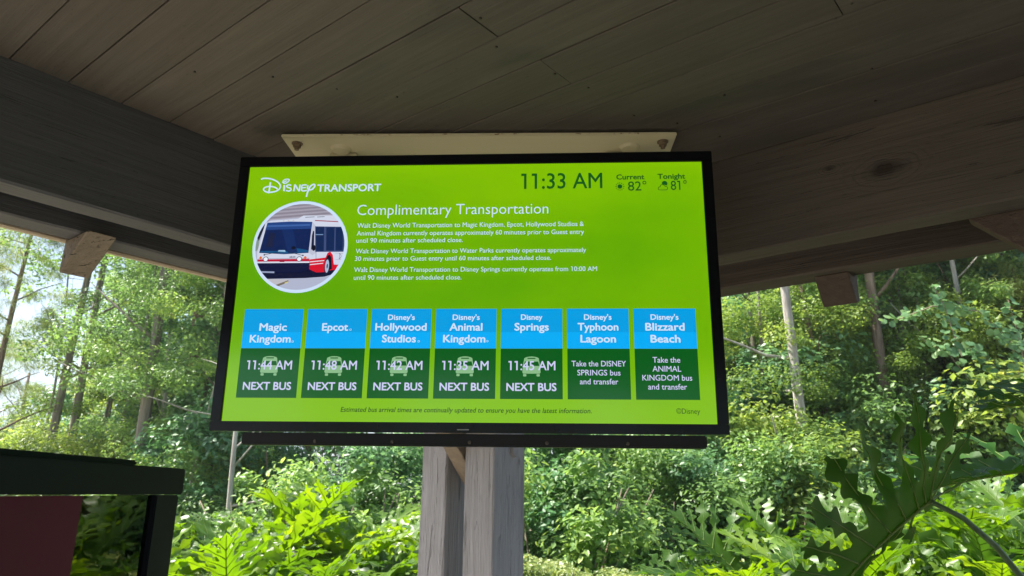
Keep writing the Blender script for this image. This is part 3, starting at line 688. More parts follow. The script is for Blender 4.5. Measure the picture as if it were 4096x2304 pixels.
# mounting plate bolted to the ceiling and the arms that carry the screen
pl_dir = Vector((1.100, -0.040, 0)).normalized(); pl_n = Vector((-pl_dir.y, pl_dir.x, 0))
plc = Vector((-0.102, 1.834, 0.955 + CAMZ))
def rust_plate():
    m, nt, N, L, P = new_mat('cream_plate_paint')
    tc = N.new('ShaderNodeTexCoord'); sx = N.new('ShaderNodeSeparateXYZ'); L.new(tc.outputs['Object'], sx.inputs[0])
    mp = N.new('ShaderNodeMapping'); mp.inputs['Scale'].default_value = (30, 90, 90); L.new(tc.outputs['Object'], mp.inputs[0])
    nz = N.new('ShaderNodeTexNoise'); nz.inputs['Detail'].default_value = 6; nz.inputs['Scale'].default_value = 1; nz.inputs['Roughness'].default_value = 0.7; L.new(mp.outputs[0], nz.inputs['Vector'])
    e = N.new('ShaderNodeMapRange'); e.inputs['From Min'].default_value = 0.0015; e.inputs['From Max'].default_value = -0.0015; L.new(sx.outputs['Y'], e.inputs['Value'])
    mu = N.new('ShaderNodeMath'); mu.operation = 'MULTIPLY_ADD'; mu.inputs[1].default_value = 0.34; L.new(e.outputs[0], mu.inputs[0]); L.new(nz.outputs['Fac'], mu.inputs[2])
    r = N.new('ShaderNodeMapRange'); r.inputs['From Min'].default_value = 0.74; r.inputs['From Max'].default_value = 0.80; L.new(mu.outputs[0], r.inputs['Value'])
    mx = N.new('ShaderNodeMix'); mx.data_type = 'RGBA'; mx.inputs['A'].default_value = (0.56, 0.53, 0.38, 1); mx.inputs['B'].default_value = (0.13, 0.055, 0.025, 1)
    L.new(r.outputs[0], mx.inputs['Factor']); L.new(mx.outputs['Result'], P.inputs['Base Color']); P.inputs['Roughness'].default_value = 0.5
    return m
M_plate = rust_plate()
mb = MB(); mb.box(-0.551, 0.551, 0, 0.22, 0, 0.009)
tvi = tv.matrix_world.inverted()
plate = mb.build('mounting_plate', M_plate, tv, bevel=0.0025, ml=tvi @ frame(pl_dir, pl_n, Z, plc + Vector((0, 0, 0.0))))
M_bolt = simple('weathered_bolt', (0.22, 0.17, 0.12), 0.6, metal=0.5, noise=0.5, nscale=200)
for u in (-0.517, 0.518):
    s = MB()
    s.tube([(u, 0.040, -0.0002), (u, 0.040, -0.003)], 0.0155, 20); s.tube([(u, 0.040, -0.003), (u, 0.040, -0.013)], 0.0115, 6); s.tube([(u, 0.040, -0.013), (u, 0.040, -0.021)], 0.0065, 12)
    s.build('bolt', M_bolt, plate)
for bx_, bh_ in ((-0.40, 0.010), (0.43, 0.006)):
    s = MB(); s.tube([(bx_, 0.075, -0.0002), (bx_, 0.075, -bh_)], [0.030, 0.022], 18); s.build('weld_boss', M_plate, plate)
for bx_ in (-0.40, 0.40):
    s = MB(); s.box(bx_-.04, bx_+.04, 0.10, 0.14, -0.55, -0.0005); s.build('hanging_arm', M_plate, plate, bevel=0.003)

# ================================================================== KIOSK (left foreground)
# black case whose glass stands almost edge-on at x = -0.59
kiosk = empty('poster_case', (-0.62, 0.72, 0.10))
tag(kiosk, 'dark green framed poster case with glossy maroon glass standing at the lower left corner', 'poster case')
M_kf = simple('case_frame_green_black', (0.006, 0.008, 0.013), 0.5, spec=0.16, noise=0.25, nscale=4, bump=0.02)
kx0 = -0.59; ztop = CAMZ + 0.0365 - 0.10; ofs = Vector((0.62, -0.72, 0))
def kbox(x0, x1, y0, y1, z0, z1): return (x0+.62, x1+.62, y0-.72, y1-.72, z0, z1)
s = MB(); s.box(*kbox(-0.66, kx0+.004, 0.16, 1.362, ztop-0.0445, ztop)); s.build('top_rail', M_kf, kiosk, bevel=0.002)
s = MB(); s.box(*kbox(-0.66, kx0, 1.272, 1.356, 0.42, ztop-0.0455)); s.build('side_rail', M_kf, kiosk, bevel=0.002)
s = MB(); s.box(*kbox(-0.66, kx0, 0.165, 0.235, 0.42, ztop-0.0455)); s.build('side_rail', M_kf, kiosk, bevel=0.002)
s = MB(); s.box(*kbox(-0.66, kx0, 0.236, 1.271, 0.42, 0.52)); s.build('bottom_rail', M_kf, kiosk, bevel=0.002)
s = MB(); s.box(*kbox(-0.70, -0.632, 0.20, 1.275, ztop+0.0005, ztop+0.011)); s.build('top_cap', M_kf, kiosk, bevel=0.003)
s = MB(); s.box(*kbox(-0.655, -0.612, 0.18, 1.34, 0.43, ztop-0.05)); s.build('back_panel', M_kf, kiosk)
# printed sheet: maroon field
mk, nt, N, L, P_ = new_mat('maroon_sheet')
P_.inputs['Base Color'].default_value = (0.085, 0.022, 0.030, 1); P_.inputs['Roughness'].default_value = 0.7
s = MB(); s.box(*kbox(-0.6115, -0.606, 0.24, 1.268, 0.53, ztop-0.05)); s.build('printed_sheet', mk, kiosk)
mg, nt, N, L, P_ = new_mat('case_glass')
gl = N.new('ShaderNodeBsdfGlossy'); gl.inputs['Roughness'].default_value = 0.02; tr = N.new('ShaderNodeBsdfTransparent'); tr.inputs['Color'].default_value = (0.80, 0.82, 0.80, 1)
fr = N.new('ShaderNodeFresnel'); fr.inputs['IOR'].default_value = 2.0; mx = N.new('ShaderNodeMixShader')
tc = N.new('ShaderNodeTexCoord'); nz = N.new('ShaderNodeTexNoise'); nz.inputs['Scale'].default_value = 7; L.new(tc.outputs['Object'], nz.inputs['Vector'])
bp_ = N.new('ShaderNodeBump'); bp_.inputs['Strength'].default_value = 0.03; bp_.inputs['Distance'].default_value = 0.02; L.new(nz.outputs['Fac'], bp_.inputs['Height']); L.new(bp_.outputs[0], gl.inputs['Normal'])
L.new(fr.outputs[0], mx.inputs[0]); L.new(tr.outputs[0], mx.inputs[1]); L.new(gl.outputs[0], mx.inputs[2]); L.new(mx.outputs[0], N['Material Output'].inputs['Surface'])
s = MB(); s.box(*kbox(-0.602, -0.598, 1.066, 1.271, 0.52, ztop-0.046)); s.build('glass', mg, kiosk)
s = MB(); s.box(*kbox(-0.604, -0.597, 0.236, 1.064, 0.52, ztop-0.046)); s.build('cover_panel', simple('maroon_gloss_panel', (0.10, 0.012, 0.034), 0.55, spec=0.2, noise=0.5, nscale=3), kiosk)
for y_ in (0.22, 1.31):
    s = MB(); s.box(*kbox(-0.655, -0.60, y_-0.03, y_+0.03, 0, 0.42)); s.build('leg', M_kf, kiosk, bevel=0.003)

# ================================================================== VEGETATION
def rot_from(nrm, rng):
    """random in-plane frames: returns (n,3,3) with columns x,y,z; z=nrm"""
    n = len(nrm); z = nrm/np.linalg.norm(nrm, axis=1, keepdims=True)
    r = rng.normal(size=(n, 3)); r -= (r*z).sum(1, keepdims=True)*z; x = r/np.linalg.norm(r, axis=1, keepdims=True)
    y = np.cross(z, x); return np.stack([x, y, z], axis=2)
LEAF_OVAL = (np.array([(0, -.5, 0), (.26, -.1, .07), (.20, .28, .05), (0, .56, -.06), (-.20, .28, .05), (-.26, -.1, .07), (0, .1, -.02)]), np.array([(0, 1, 6), (1, 2, 6), (2, 3, 6), (3, 4, 6), (4, 5, 6), (5, 0, 6)]))
LEAF_4 = (np.array([(0, -.5, 0), (.27, .02, .07), (0, .55, -.05), (-.27, .02, .07)]), np.array([(0, 1, 2), (0, 2, 3)]))
LEAF_ROUND = (np.array([(0.5*math.cos(a), 0.5*math.sin(a), 0.05*math.cos(2*a)) for a in [math.pi*k/3 for k in range(6)]]), np.array([(0, 1, 2), (0, 2, 3), (0, 3, 4), (0, 4, 5)]))
NEEDLE = (np.array([(-.012, 0, 0), (.012, 0, 0), (.008, .5, -.03), (.0, 1, -.12), (-.008, .5, -.03)]), np.array([(0, 1, 2), (0, 2, 4), (4, 2, 3)]))
def scatter(name, tmpl, pos, nrm, size, tint, rng, mat):
    T, Fc = tmpl; n = len(pos); R = rot_from(nrm, rng)
    V = np.einsum('nij,kj->nki', R, T) * size[:, None, None] + pos[:, None, :]
    F2 = (Fc[None] + (np.arange(n)*len(T))[:, None, None]).reshape(-1, 3)
    me = mesh_np(name, V.reshape(-1, 3), F2, np.repeat(tint, len(T))); me.materials.append(mat); return me

def crown_mesh(name, seed, rx, rz, nclump, per, lsize, mat, tmpl=LEAF_4, shell=0.55, flat_=0.6, taper=0.5, base=0.0, hang=0.0):
    """foliage spread through the volume of an uneven crown, in separate clumps with gaps between them"""
    g = np.random.default_rng(seed)
    u = g.random(nclump); th = g.random(nclump)*2*np.pi; zz = g.random(nclump)
    prof = np.sin(np.pi*np.clip(zz*0.92+0.06, 0, 1))**taper
    rr = (shell + (1-shell)*u)*prof*rx*(0.75+0.5*g.random(nclump))
    C = np.stack([rr*np.cos(th), rr*np.sin(th), base+zz*rz], 1)
    cs = g.uniform(0.28, 0.60, nclump)*min(rx, 1.6)/1.6
    idx = np.repeat(np.arange(nclump), per); n = len(idx)
    d = g.normal(size=(n, 3)); d /= np.linalg.norm(d, axis=1, keepdims=True); d *= (g.random((n, 1))**0.45)
    pos = C[idx] + d*cs[idx][:, None]*np.array([1, 1, flat_])
    pos[:, 2] -= hang*g.random(n)*cs[idx]
    nrm = d*0.8 + np.array([0, 0, 0.75]) + g.normal(size=(n, 3))*0.45
    size = lsize*g.uniform(0.6, 1.25, n)
    ct = g.uniform(0.15, 0.7, nclump); tint = np.clip(ct[idx] + g.normal(size=n)*0.13 + (g.random(n) < .03)*0.35, 0, 1)
    return scatter(name, tmpl, pos, nrm, size, tint, g, mat)

def limb_tree(seed, h, r, lean=0.0, nb=9, spread=1.6, start=0.25, wig=0.06):
    g = random.Random(seed); mb = MB()
    pts = []; ph = g.uniform(0, 6)
    for i in range(11):
        t = i/10; pts.append((lean*h*t + wig*math.sin(t*5+ph)*h*0.12, wig*math.cos(t*4+ph)*h*0.10, h*t))
    mb.tube(pts, [r*(1.25 if i == 0 else 1)*(1-0.72*i/10) for i in range(11)], 9)
    br = []
    for k in range(nb):
        t = start + (0.95-start)*(k+g.random()*0.6)/nb; i = min(9, int(t*10)); p0 = Vector(pts[i]).lerp(Vector(pts[i+1]), t*10-i)
        a = g.uniform(0, 2*math.pi); L_ = spread*(1.1-0.6*t)*g.uniform(0.6, 1.2); up = g.uniform(0.1, 0.8)
        q = [p0]; d = Vector((math.cos(a), math.sin(a), up)).normalized()
        for s_ in range(4):
            d = (d + Vector((g.uniform(-.25, .25), g.uniform(-.25, .25), g.uniform(-.15, .25)))).normalized(); q.append(q[-1] + d*L_/4)
        rr = r*(1-0.72*t)*0.45; bb = MB(); bb.tube(q, [rr*(1-0.2*s_) for s_ in range(5)], 5); br.append(bb)
    return mb, br

def place(name, label, cat, loc, parts, group=None, rz=0.0, s=1.0):
    """parts: (part name, mesh, offset)"""
    e = empty(name, mat=Matrix.Translation(Vector(loc)) @ Matrix.Rotation(rz, 4, 'Z') @ Matrix.Scale(s, 4)); tag(e, label, cat, group)
    for (pn, me, off) in parts:
        o = bpy.data.objects.new(pn, me); COL.objects.link(o); o.parent = e; o.location = off
    return e

def at(ratio, Y): return ratio*Y

# crowns (shared meshes)
CR = [crown_mesh('crown', 11, 1.9, 6.0, 80, 360, 0.080, M_leaf_blue, taper=0.45), crown_mesh('crown', 12, 2.1, 5.5, 90, 340, 0.076, M_leaf_mid, taper=0.4), crown_mesh('crown', 13, 1.6, 6.5, 75, 360, 0.080, M_leaf_dark, taper=0.4),
      crown_mesh('crown', 14, 1.9, 4.5, 75, 340, 0.074, M_leaf_yel, taper=0.5)]
CR_SP = crown_mesh('crown', 15, 1.7, 6.0, 46, 230, 0.074, M_leaf_mid, taper=0.4)          # sparse
def needle_crown(seed, rx, rz, nsp, per, ln, mat):
    g = np.random.default_rng(seed); th = g.random(nsp)*2*np.pi; zz = g.random(nsp)
    rr = rx*(0.25+0.75*g.random(nsp)); C = np.stack([rr*np.cos(th), rr*np.sin(th), zz*rz], 1)
    idx = np.repeat(np.arange(nsp), per); n = len(idx); pos = C[idx] + g.normal(size=(n, 3))*np.array([.10, .10, .05])
    out = np.stack([np.cos(th), np.sin(th), np.zeros(nsp)], 1)[idx]
    dirs = out*0.6 + g.normal(size=(n, 3))*0.55 + np.array([0, 0, -0.75]); dirs /= np.linalg.norm(dirs, axis=1, keepdims=True)
    r = g.normal(size=(n, 3)); x = np.cross(dirs, r); x /= np.linalg.norm(x, axis=1, keepdims=True); z = np.cross(x, dirs)
    T, Fc = NEEDLE; R = np.stack([x, dirs, z], axis=2); sz = ln*g.uniform(.6, 1.2, n)
    V = np.einsum('nij,kj->nki', R, T*np.array([1.0, 1, 1]))*sz[:, None, None] + pos[:, None, :]
    F2 = (Fc[None] + (np.arange(n)*len(T))[:, None, None]).reshape(-1, 3)
    me = mesh_np('needles', V.reshape(-1, 3), F2, np.repeat(np.clip(g.uniform(.1, .8, nsp)[idx]+g.normal(size=n)*.1, 0, 1), len(T))); me.materials.append(mat); return me
ND = needle_crown(21, 1.5, 4.5, 120, 95, 0.34, M_needle)

def tree(label, x, y, h, r, crown, cz, barkm, seed, lean=0.0, name='broadleaf_tree', cs=1.0, nb=10, spread=1.6, group=None, start=0.3, wig=0.06):
    t, b = limb_tree(seed, h, r, lean, nb, spread, start, wig)
    tm = mesh_py('trunk', t.V, t.F, True); tm.materials.append(barkm); 
    e = place(name, label, 'tree', (x, y, 0), [('trunk', tm, (0, 0, 0))], group)
    for q_ in b:
        bm_ = mesh_py('branch', q_.V, q_.F, True); bm_.materials.append(barkm); bo = bpy.data.objects.new('branch', bm_); COL.objects.link(bo); bo.parent = e
    if crown is not None:
        o = bpy.data.objects.new('crown', crown); COL.objects.link(o); o.parent = e; o.location = (lean*cz, 0, cz); o.rotation_euler = (0, 0, seed*1.7); o.scale = (cs, cs, cs)
    return e

BZn = 'trees of the far wood'
# far wood, a row of tall trees that closes the view (gaps on the left let the sky through)
k = 0
WH = ['outside the left edge', 'at the left border', 'low left of the paired thin trunks', 'between the paired trunks', 'left of the ivy-clad trunk', 'behind the ivy-clad trunk', 'behind the left bezel', 'behind the lower left corner of the screen', 'left of the posts', 'directly behind the posts',
      'right of the posts', 'above the hedge', 'behind the lower right corner of the screen', 'behind the pale smooth trunk', 'behind the hanging bracket', 'beside the small sky gap', 'right of the small sky gap', 'behind the crooked brown tree', 'at the right border']
for (rat, Y, ci, cz, cs, h) in [(-0.95, 21, 1, 0.5, 1.25, 11), (-0.80, 19, 3, 0.0, 0.6, 4), (-0.66, 22, 0, 0.0, 0.62, 5), (-0.56, 20, 3, 0.0, 0.7, 5), (-0.45, 19, 1, 0.6, 1.3, 10), (-0.36, 17, 0, 1.2, 1.35, 11), (-0.27, 18, 2, 1.0, 1.4, 11), (-0.18, 19, 1, 0.5, 1.3, 10),
     (-0.08, 18, 2, 0.3, 1.3, 10), (0.02, 19, 0, 0.3, 1.3, 10), (0.12, 18, 1, 0.3, 1.3, 10), (0.22, 18, 2, 0.2, 1.35, 10), (0.31, 17, 0, 0.8, 1.4, 11), (0.40, 18, 1, 1.2, 1.45, 12), (0.49, 17, 3, 0.8, 1.3, 11), (0.575, 20, 1, 0.2, 1.25, 11),
     (0.66, 17, 0, 0.8, 1.35, 12), (0.75, 18, 2, 0.8, 1.45, 12), (0.86, 18, 1, 0.8, 1.5, 12)]:
    k += 1
    LAB = {0: 'tall blue green tree', 1: 'tall mid green tree', 2: 'tall dark green tree', 3: 'pale yellow green tree'}[ci]
    tree('%s of the far wood, %s' % (LAB, WH[k-1]), at(rat, Y), Y, h, 0.13, CR[ci], cz, [M_bark_grey, M_bark_red][k % 2], 100+k, cs=cs, group='%ss of the far wood' % LAB, nb=8, spread=2.0)

# nearer trees whose trunks show
TR = [
 ('slender grey-barked tree, the left one of the pair of thin trunks above the poster case', -0.613, 11.0, 9.5, 0.075, CR_SP, 3.6, M_bark_grey, 0.014, 0.85),
 ('slender grey-barked tree, the right one of the pair of thin trunks above the poster case', -0.586, 11.6, 9.5, 0.080, CR_SP, 3.9, M_bark_grey, 0.012, 0.9),
 ('ivy-clad tree with a pale upper trunk between the paired thin trunks and the screen', -0.502, 9.6, 8.0, 0.10, CR_SP, 2.3, M_bark_grey, 0.004, 0.72),
 ('thick dark-barked tree half hidden behind the left edge of the screen', -0.446, 10.6, 9.5, 0.12, CR[1], 2.2, M_bark_red, 0.008, 0.72),
 ('small pale-trunked tree at the lower left corner of the screen', -0.367, 7.5, 3.4, 0.042, None, 2.0, M_bark_pale, 0.0, 1.0),
 ('pale smooth-trunked tree with bare side branches to the right of the screen', 0.392, 8.0, 8.0, 0.072, None, 3.0, M_bark_pale, -0.006, 1.0),
 ('reddish rough-barked tree behind the hanging bracket on the right', 0.515, 8.8, 9.0, 0.085, CR_SP, 4.0, M_bark_red, 0.004, 0.75),
 ('dark straight tree beside the small sky gap on the right', 0.558, 10.5, 9.5, 0.11, CR_SP, 4.8, M_bark_grey, 0.0, 0.9),
 ('crooked brown tree under the hanging vines at the far right', 0.652, 9.5, 9.0, 0.085, CR[0], 3.6, M_bark_red, -0.01, 0.6),
]
for i, (lab, rat, Y, h, r, cr, cz, bk, ln, cs) in enumerate(TR):
    tree(lab, at(rat, Y), Y, h, r, cr, cz, bk, 300+i, lean=ln, cs=cs, nb=7 if i != 5 else 9, spread=1.5, start=0.32 if i != 5 else 0.22, wig=0.05 if i != 8 else 0.16)

CCOL = [crown_mesh('vine_cover', 16, 0.55, 6.2, 70, 190, 0.066, M_leaf_blue, tmpl=LEAF_ROUND, taper=0.2, flat_=1.3, hang=0.5), crown_mesh('vine_cover', 17, 0.6, 6.0, 70, 190, 0.060, M_leaf_mid, taper=0.2, flat_=1.3, hang=0.5), crown_mesh('vine_cover', 18, 0.6, 6.0, 64, 180, 0.062, M_leaf_dark, taper=0.2, flat_=1.3, hang=0.4)]
VC = [(0.335, 9.3, 2, 'just beside the right bezel'), (0.425, 8.9, 1, 'right of the pale smooth trunk'), (0.455, 10.2, 2, 'left of the reddish trunk'), (0.545, 9.4, 0, 'right of the reddish trunk'), (0.595, 10.0, 2, 'between the sky gap and the crooked brown tree'), (0.63, 8.8, 1, 'just left of the crooked brown tree'), (0.685, 9.0, 0, 'right of the crooked brown tree'), (0.73, 9.3, 2, 'at the right border of the view'),
      (-0.475, 11.0, 2, 'between the ivy-clad trunk and the thick dark trunk'), (-0.415, 10.2, 0, 'close to the left bezel'), (-0.535, 13.0, 1, 'behind the ivy-clad trunk on the left'), (-0.385, 11.5, 2, 'behind the left bezel and small pale trunk'), (0.37, 11.0, 0, 'behind the pale smooth trunk'), (0.50, 11.5, 1, 'deep behind the reddish trunk')]
for i, (rat, Y, ci, where) in enumerate(VC):
    tree('slender vine-clad tree %s' % where, at(rat, Y), Y, 7.4, 0.05, CCOL[ci], 0.6, [M_bark_grey, M_bark_red, M_bark_pale][i % 3], 600+i, lean=random.uniform(-.02, .02), nb=6, spread=1.3, group='slender vine-clad trees', wig=0.1, cs=1.0)
for i, (rat, Y, ci, cz, cs, where) in enumerate([(0.345, 8.7, 3, 1.2, .6, 'close beside the right bezel'), (0.415, 9.3, 3, 1.5, .62, 'just right of the pale smooth trunk'), (0.465, 9.9, 1, 1.6, .7, 'left of the reddish trunk'), (0.55, 9.0, 3, 1.6, .6, 'right of the reddish trunk'), (0.615, 9.3, 1, 1.6, .65, 'left of the crooked brown tree'), (0.70, 9.6, 3, 1.7, .7, 'under the roof edge at the right border'), (-0.40, 9.4, 1, 1.7, .6, 'close beside the left bezel'), (-0.545, 11.6, 3, 1.2, .6, 'between paired trunks and ivy-clad tree'), (0.51, 12.0, 3, 2.2, .9, 'deep behind the hanging bracket')]):
    tree('small leafy understorey tree %s' % where, at(rat, Y), Y, 4.6, 0.04, CR[ci], cz, M_bark_grey, 680+i, nb=7, spread=1.1, group='small leafy understorey trees', cs=cs, wig=.1)
SL = [(0.355, 9.6, 'left of the pale smooth trunk'), (0.575, 9.2, 'bent, right of the sky gap'), (0.70, 9.5, 'thin, among the vines'), (-0.54, 10.5, 'thin, right of the paired trunks'), (-0.42, 9.0, 'thin, left of the screen'), (-0.635, 12.5, 'thin, at the far left')]
for i, (rat, Y, where) in enumerate(SL):
    tree('bare slender sapling %s' % where, at(rat, Y), Y, 6.5, 0.032, None, 0.6, [M_bark_pale, M_bark_grey][i % 2], 650+i, lean=random.uniform(-.05, .05), nb=9, spread=1.0, group='bare slender saplings', wig=0.14)

# feathery needle trees
for i, (lab, rat, Y, cz, cs) in enumerate([('feathery pine reaching into the white sky at the upper left', -0.70, 10.5, 3.1, 0.62), ('olive feathery conifer low against the sky at the left edge', -0.74, 13.5, 0.2, 0.95), ('olive conifer low between the left border and the paired trunks', -0.65, 13.5, -0.4, 0.7), ('feathery conifer with drooping sprays beside the pale trunk', 0.34, 10.0, 0.6, 0.8), ('feathery conifer with drooping sprays right of the hanging bracket', 0.46, 9.8, 1.6, 0.7), ('feathery conifer hanging over the vines at the top right', 0.72, 9.0, 2.2, 0.75)]):
    tree(lab, at(rat, Y), Y, cz+4.6*cs, 0.07, None, 0, M_bark_red, 400+i, name='conifer_tree', nb=14, spread=1.5*cs, start=0.3)
    e = [o for o in COL.objects if o.get('label') == lab][0]
    o = bpy.data.objects.new('needles', ND); COL.objects.link(o); o.parent = e; o.location = (0, 0, cz); o.scale = (cs,)*3; o.rotation_euler = (0, 0, i*1.3)

# shrubs
SH = [crown_mesh('foliage', 31, 1.15, 1.9, 60, 380, 0.054, M_leaf_yel, taper=0.35), crown_mesh('foliage', 32, 1.15, 1.9, 60, 380, 0.054, M_leaf_blue, taper=0.35), crown_mesh('foliage', 33, 1.1, 2.0, 60, 370, 0.052, M_leaf_mid, taper=0.35),
      crown_mesh('foliage', 34, 1.1, 2.1, 56, 350, 0.056, M_leaf_dark, taper=0.35), crown_mesh('foliage', 35, 0.95, 1.7, 48, 210, 0.062, M_leaf_mid, tmpl=LEAF_OVAL, taper=0.35, hang=0.6)]
def shrub_stem(seed):
    g = random.Random(seed); mb = MB()
    for k in range(7):
        a = g.uniform(0, 6.28); q = [Vector((0.05*math.cos(a), 0.05*math.sin(a), 0))]
        for s_ in range(4): q.append(q[-1] + Vector((math.cos(a)*0.17, math.sin(a)*0.17, 0.38)) + Vector((g.uniform(-.08, .08), g.uniform(-.08, .08), 0)))
        mb.tube(q, [0.018, 0.015, 0.012, 0.009, 0.005], 5)
    me = mesh_py('stem', mb.V, mb.F, True); me.materials.append(M_twig); return me
STEM = [shrub_stem(s) for s in (1, 2, 3)]
KN = {0: 'bright yellow green', 1: 'blue green', 2: 'mid green', 3: 'dark green', 4: 'glossy leaved'}
SHR = [ # kind, ratio, Y, scale, ground offset, where
 (0, -0.70, 11.5, 1.15, 'above the left end of the poster case'), (0, -0.60, 12.5, 1.25, 'behind the pair of thin trunks'), (0, -0.545, 10.8, 1.15, 'between the paired trunks and the ivy-clad tree'), (1, -0.49, 12.0, 1.35, 'behind the ivy-clad trunk'),
 (3, -0.43, 12.5, 1.4, 'deep behind the thick dark trunk'), (2, -0.40, 8.8, 1.0, 'under the left edge of the screen'), (3, -0.33, 9.6, 1.25, 'behind the small pale trunk'), (4, -0.285, 7.6, 1.02, 'under the left half of the screen'), (4, -0.215, 7.2, 1.08, 'under the screen nearer the posts'), (1, -0.15, 7.6, 1.1, 'just left of the posts'),
 (3, -0.24, 9.5, 1.5, 'dark and deep under the screen'), (4, 0.055, 6.8, 1.12, 'just right of the posts with arching sprays'), (3, 0.10, 8.6, 1.35, 'deep behind the clipped hedge'), (2, 0.155, 7.8, 1.05, 'behind the middle of the hedge'), (1, 0.21, 8.2, 1.15, 'behind the right part of the hedge'), (3, 0.27, 9.0, 1.4, 'in shade below the right end of the screen'), (3, 0.18, 10.0, 1.7, 'tall and dark behind the hedge'),
 (0, 0.335, 8.4, 1.25, 'below the pale smooth trunk'), (1, 0.345, 9.6, 1.7, 'tall beside the right edge of the screen'), (1, 0.42, 9.2, 1.45, 'right of the pale smooth trunk'), (2, 0.48, 9.0, 1.45, 'below the reddish trunk'), (1, 0.54, 9.4, 1.5, 'left of the crooked brown tree'), (2, 0.60, 9.0, 1.35, 'in front of the crooked brown tree'), (1, 0.67, 8.8, 1.35, 'at the right edge above the big dark leaf'), (3, 0.73, 9.4, 1.5, 'dark at the right border'), (2, 0.62, 11.5, 2.3, 'tall, behind the hanging vines'), (1, 0.72, 11.0, 2.4, 'tall, at the right border under the roof'), (0, 0.45, 12.0, 2.1, 'tall, between the pale and the reddish trunk'), (2, 0.38, 12.5, 2.5, 'tall, behind the pale smooth trunk'),
 (1, -0.76, 15, 1.5, 'low at the left border beyond the poster case'), (3, -0.68, 15.5, 1.3, 'far behind the pair of thin trunks'), (3, 0.52, 14, 2.9, 'very tall and dark behind the reddish trunk'), (2, 0.62, 14.5, 3.1, 'very tall behind the crooked brown tree'), (1, 0.43, 14, 2.8, 'very tall between pale and reddish trunk'), (2, 0.35, 13, 2.6, 'very tall right of the screen'),
 (2, 0.50, 9.6, 1.5, 'low behind the reddish trunk'), (0, 0.58, 9.8, 1.9, 'rising right of the reddish trunk'), (2, 0.30, 7.6, 1.05, 'low below the lower right corner of the screen'),
 (3, -0.45, 14.5, 2.2, 'tall, far behind the thick dark trunk'), (0, -0.52, 15.0, 1.8, 'far beyond the ivy-clad trunk')]
for i, (kd, rat, Y, s_, where) in enumerate(SHR):
    place('shrub', '%s shrub %s' % (KN[kd], where), 'shrub', (at(rat, Y), Y, 0), [('foliage', SH[kd], (0, 0, 0.1)), ('stem', STEM[i % 3], (0, 0, 0))], 'shrubs at the edge of the wood', rz=i*2.1, s=s_)

# ground cover at the foot of the wood
g = np.random.default_rng(5); n = 26000
P3 = np.stack([g.uniform(-16, 18, n), g.uniform(5.5, 20, n), g.random(n)**2*0.7], 1)
me = scatter('undergrowth', LEAF_4, P3, g.normal(size=(n, 3))*0.6+np.array([0, 0, 1]), 0.12*g.uniform(.6, 1.2, n), np.clip(g.random(n), 0, 1), g, M_leaf_dark)
tag(link('undergrowth', me), 'dark leafy ground cover at the foot of the wood', 'undergrowth', kind='stuff')

# hanging vines with round leaves
def vine(label, x, y, z0, pts, seed, mat, dens=70, ls=0.075):
    g = np.random.default_rng(seed); Pp = [Vector(p) for p in pts]
    path = []
    for a, b in zip(Pp[:-1], Pp[1:]):
        for s_ in range(6): path.append(a.lerp(b, s_/6))
    path.append(Pp[-1]); mbv = MB(); mbv.tube(path, 0.006, 4)
    tot = sum((b-a).length for a, b in zip(Pp[:-1], Pp[1:])); n = int(dens*tot)
    t = g.random(n)*(len(path)-1.001); i = t.astype(int); fr_ = (t-i)[:, None]; PA = np.array([tuple(p) for p in path])
    pos = PA[i]*(1-fr_)+PA[i+1]*fr_ + g.normal(size=(n, 3))*np.array([.055, .055, .03])
    me = scatter('leaves', LEAF_ROUND, pos, g.normal(size=(n, 3))*0.45+np.array([0.1, -0.75, 0.55]), ls*g.uniform(.55, 1.15, n), np.clip(g.uniform(.3, .75)+g.normal(size=n)*.15, 0, 1), g, mat)
    e = empty('vine', (x, y, z0)); tag(e, label, 'vine', 'round leaved vines hanging on the right')
    stm = mesh_py('stem', mbv.V, mbv.F); stm.materials.append(M_twig)
    for nm, m_ in (('stem', stm), ('leaves', me)):
        o = bpy.data.objects.new(nm, m_); COL.objects.link(o); o.parent = e
VN = [(0.60, 7.6, 3.9, [(0, 0, 0), (.10, 0, -.25), (.16, 0, -.6), (.2, 0, -.8)], 'short vine dropping just under the roof edge at the right'), (0.66, 7.8, 3.9, [(-.9, .2, -.35), (-.5, 0, -.2), (0, 0, -.25), (.3, 0, -.6), (.35, 0, -1.3)], 'swag of vine running in from the left to the top right corner'),
      (0.705, 7.5, 3.7, [(0, 0, 0), (.05, 0, -.5), (.02, 0, -1.1), (.08, 0, -1.7)], 'long straight vine at the right border'), (0.68, 7.9, 3.3, [(-.4, 0, 0), (-.1, 0, -.2), (.05, 0, -.7), (0, 0, -1.2)], 'vine curving down beside the crooked brown tree'),
      (0.635, 8.1, 2.9, [(-.5, 0, .5), (-.2, 0, .3), (0, 0, 0), (.02, 0, -.4)], 'vine draped over the middle of the crooked tree'), (0.355, 7.6, 1.9, [(-.1, 0, 0), (.1, 0, -.1), (.5, 0, -.35), (.75, 0, -.5)], 'yellowing vine sloping across the shrub below the pale trunk'),
      (0.335, 7.3, 1.72, [(.25, 0, 0), (0, 0, -.2), (-.02, 0, -.5), (0, 0, -.85)], 'vine hanging straight down below the right end of the screen'), (0.315, 7.5, 1.55, [(.2, 0, .1), (0, 0, 0), (-.12, 0, -.35), (-.14, 0, -.7)], 'dim vine left of the straight hanging one'),
      (0.43, 8.0, 1.7, [(-.2, 0, .1), (.2, 0, 0), (.45, 0, -.3), (.5, 0, -.6)], 'vine tumbling between the pale and the reddish trunk'), (0.20, 7.0, 1.45, [(0, 0, 0), (.03, 0, -.25), (.06, 0, -.5)], 'small sunlit vine hanging above the hedge')]
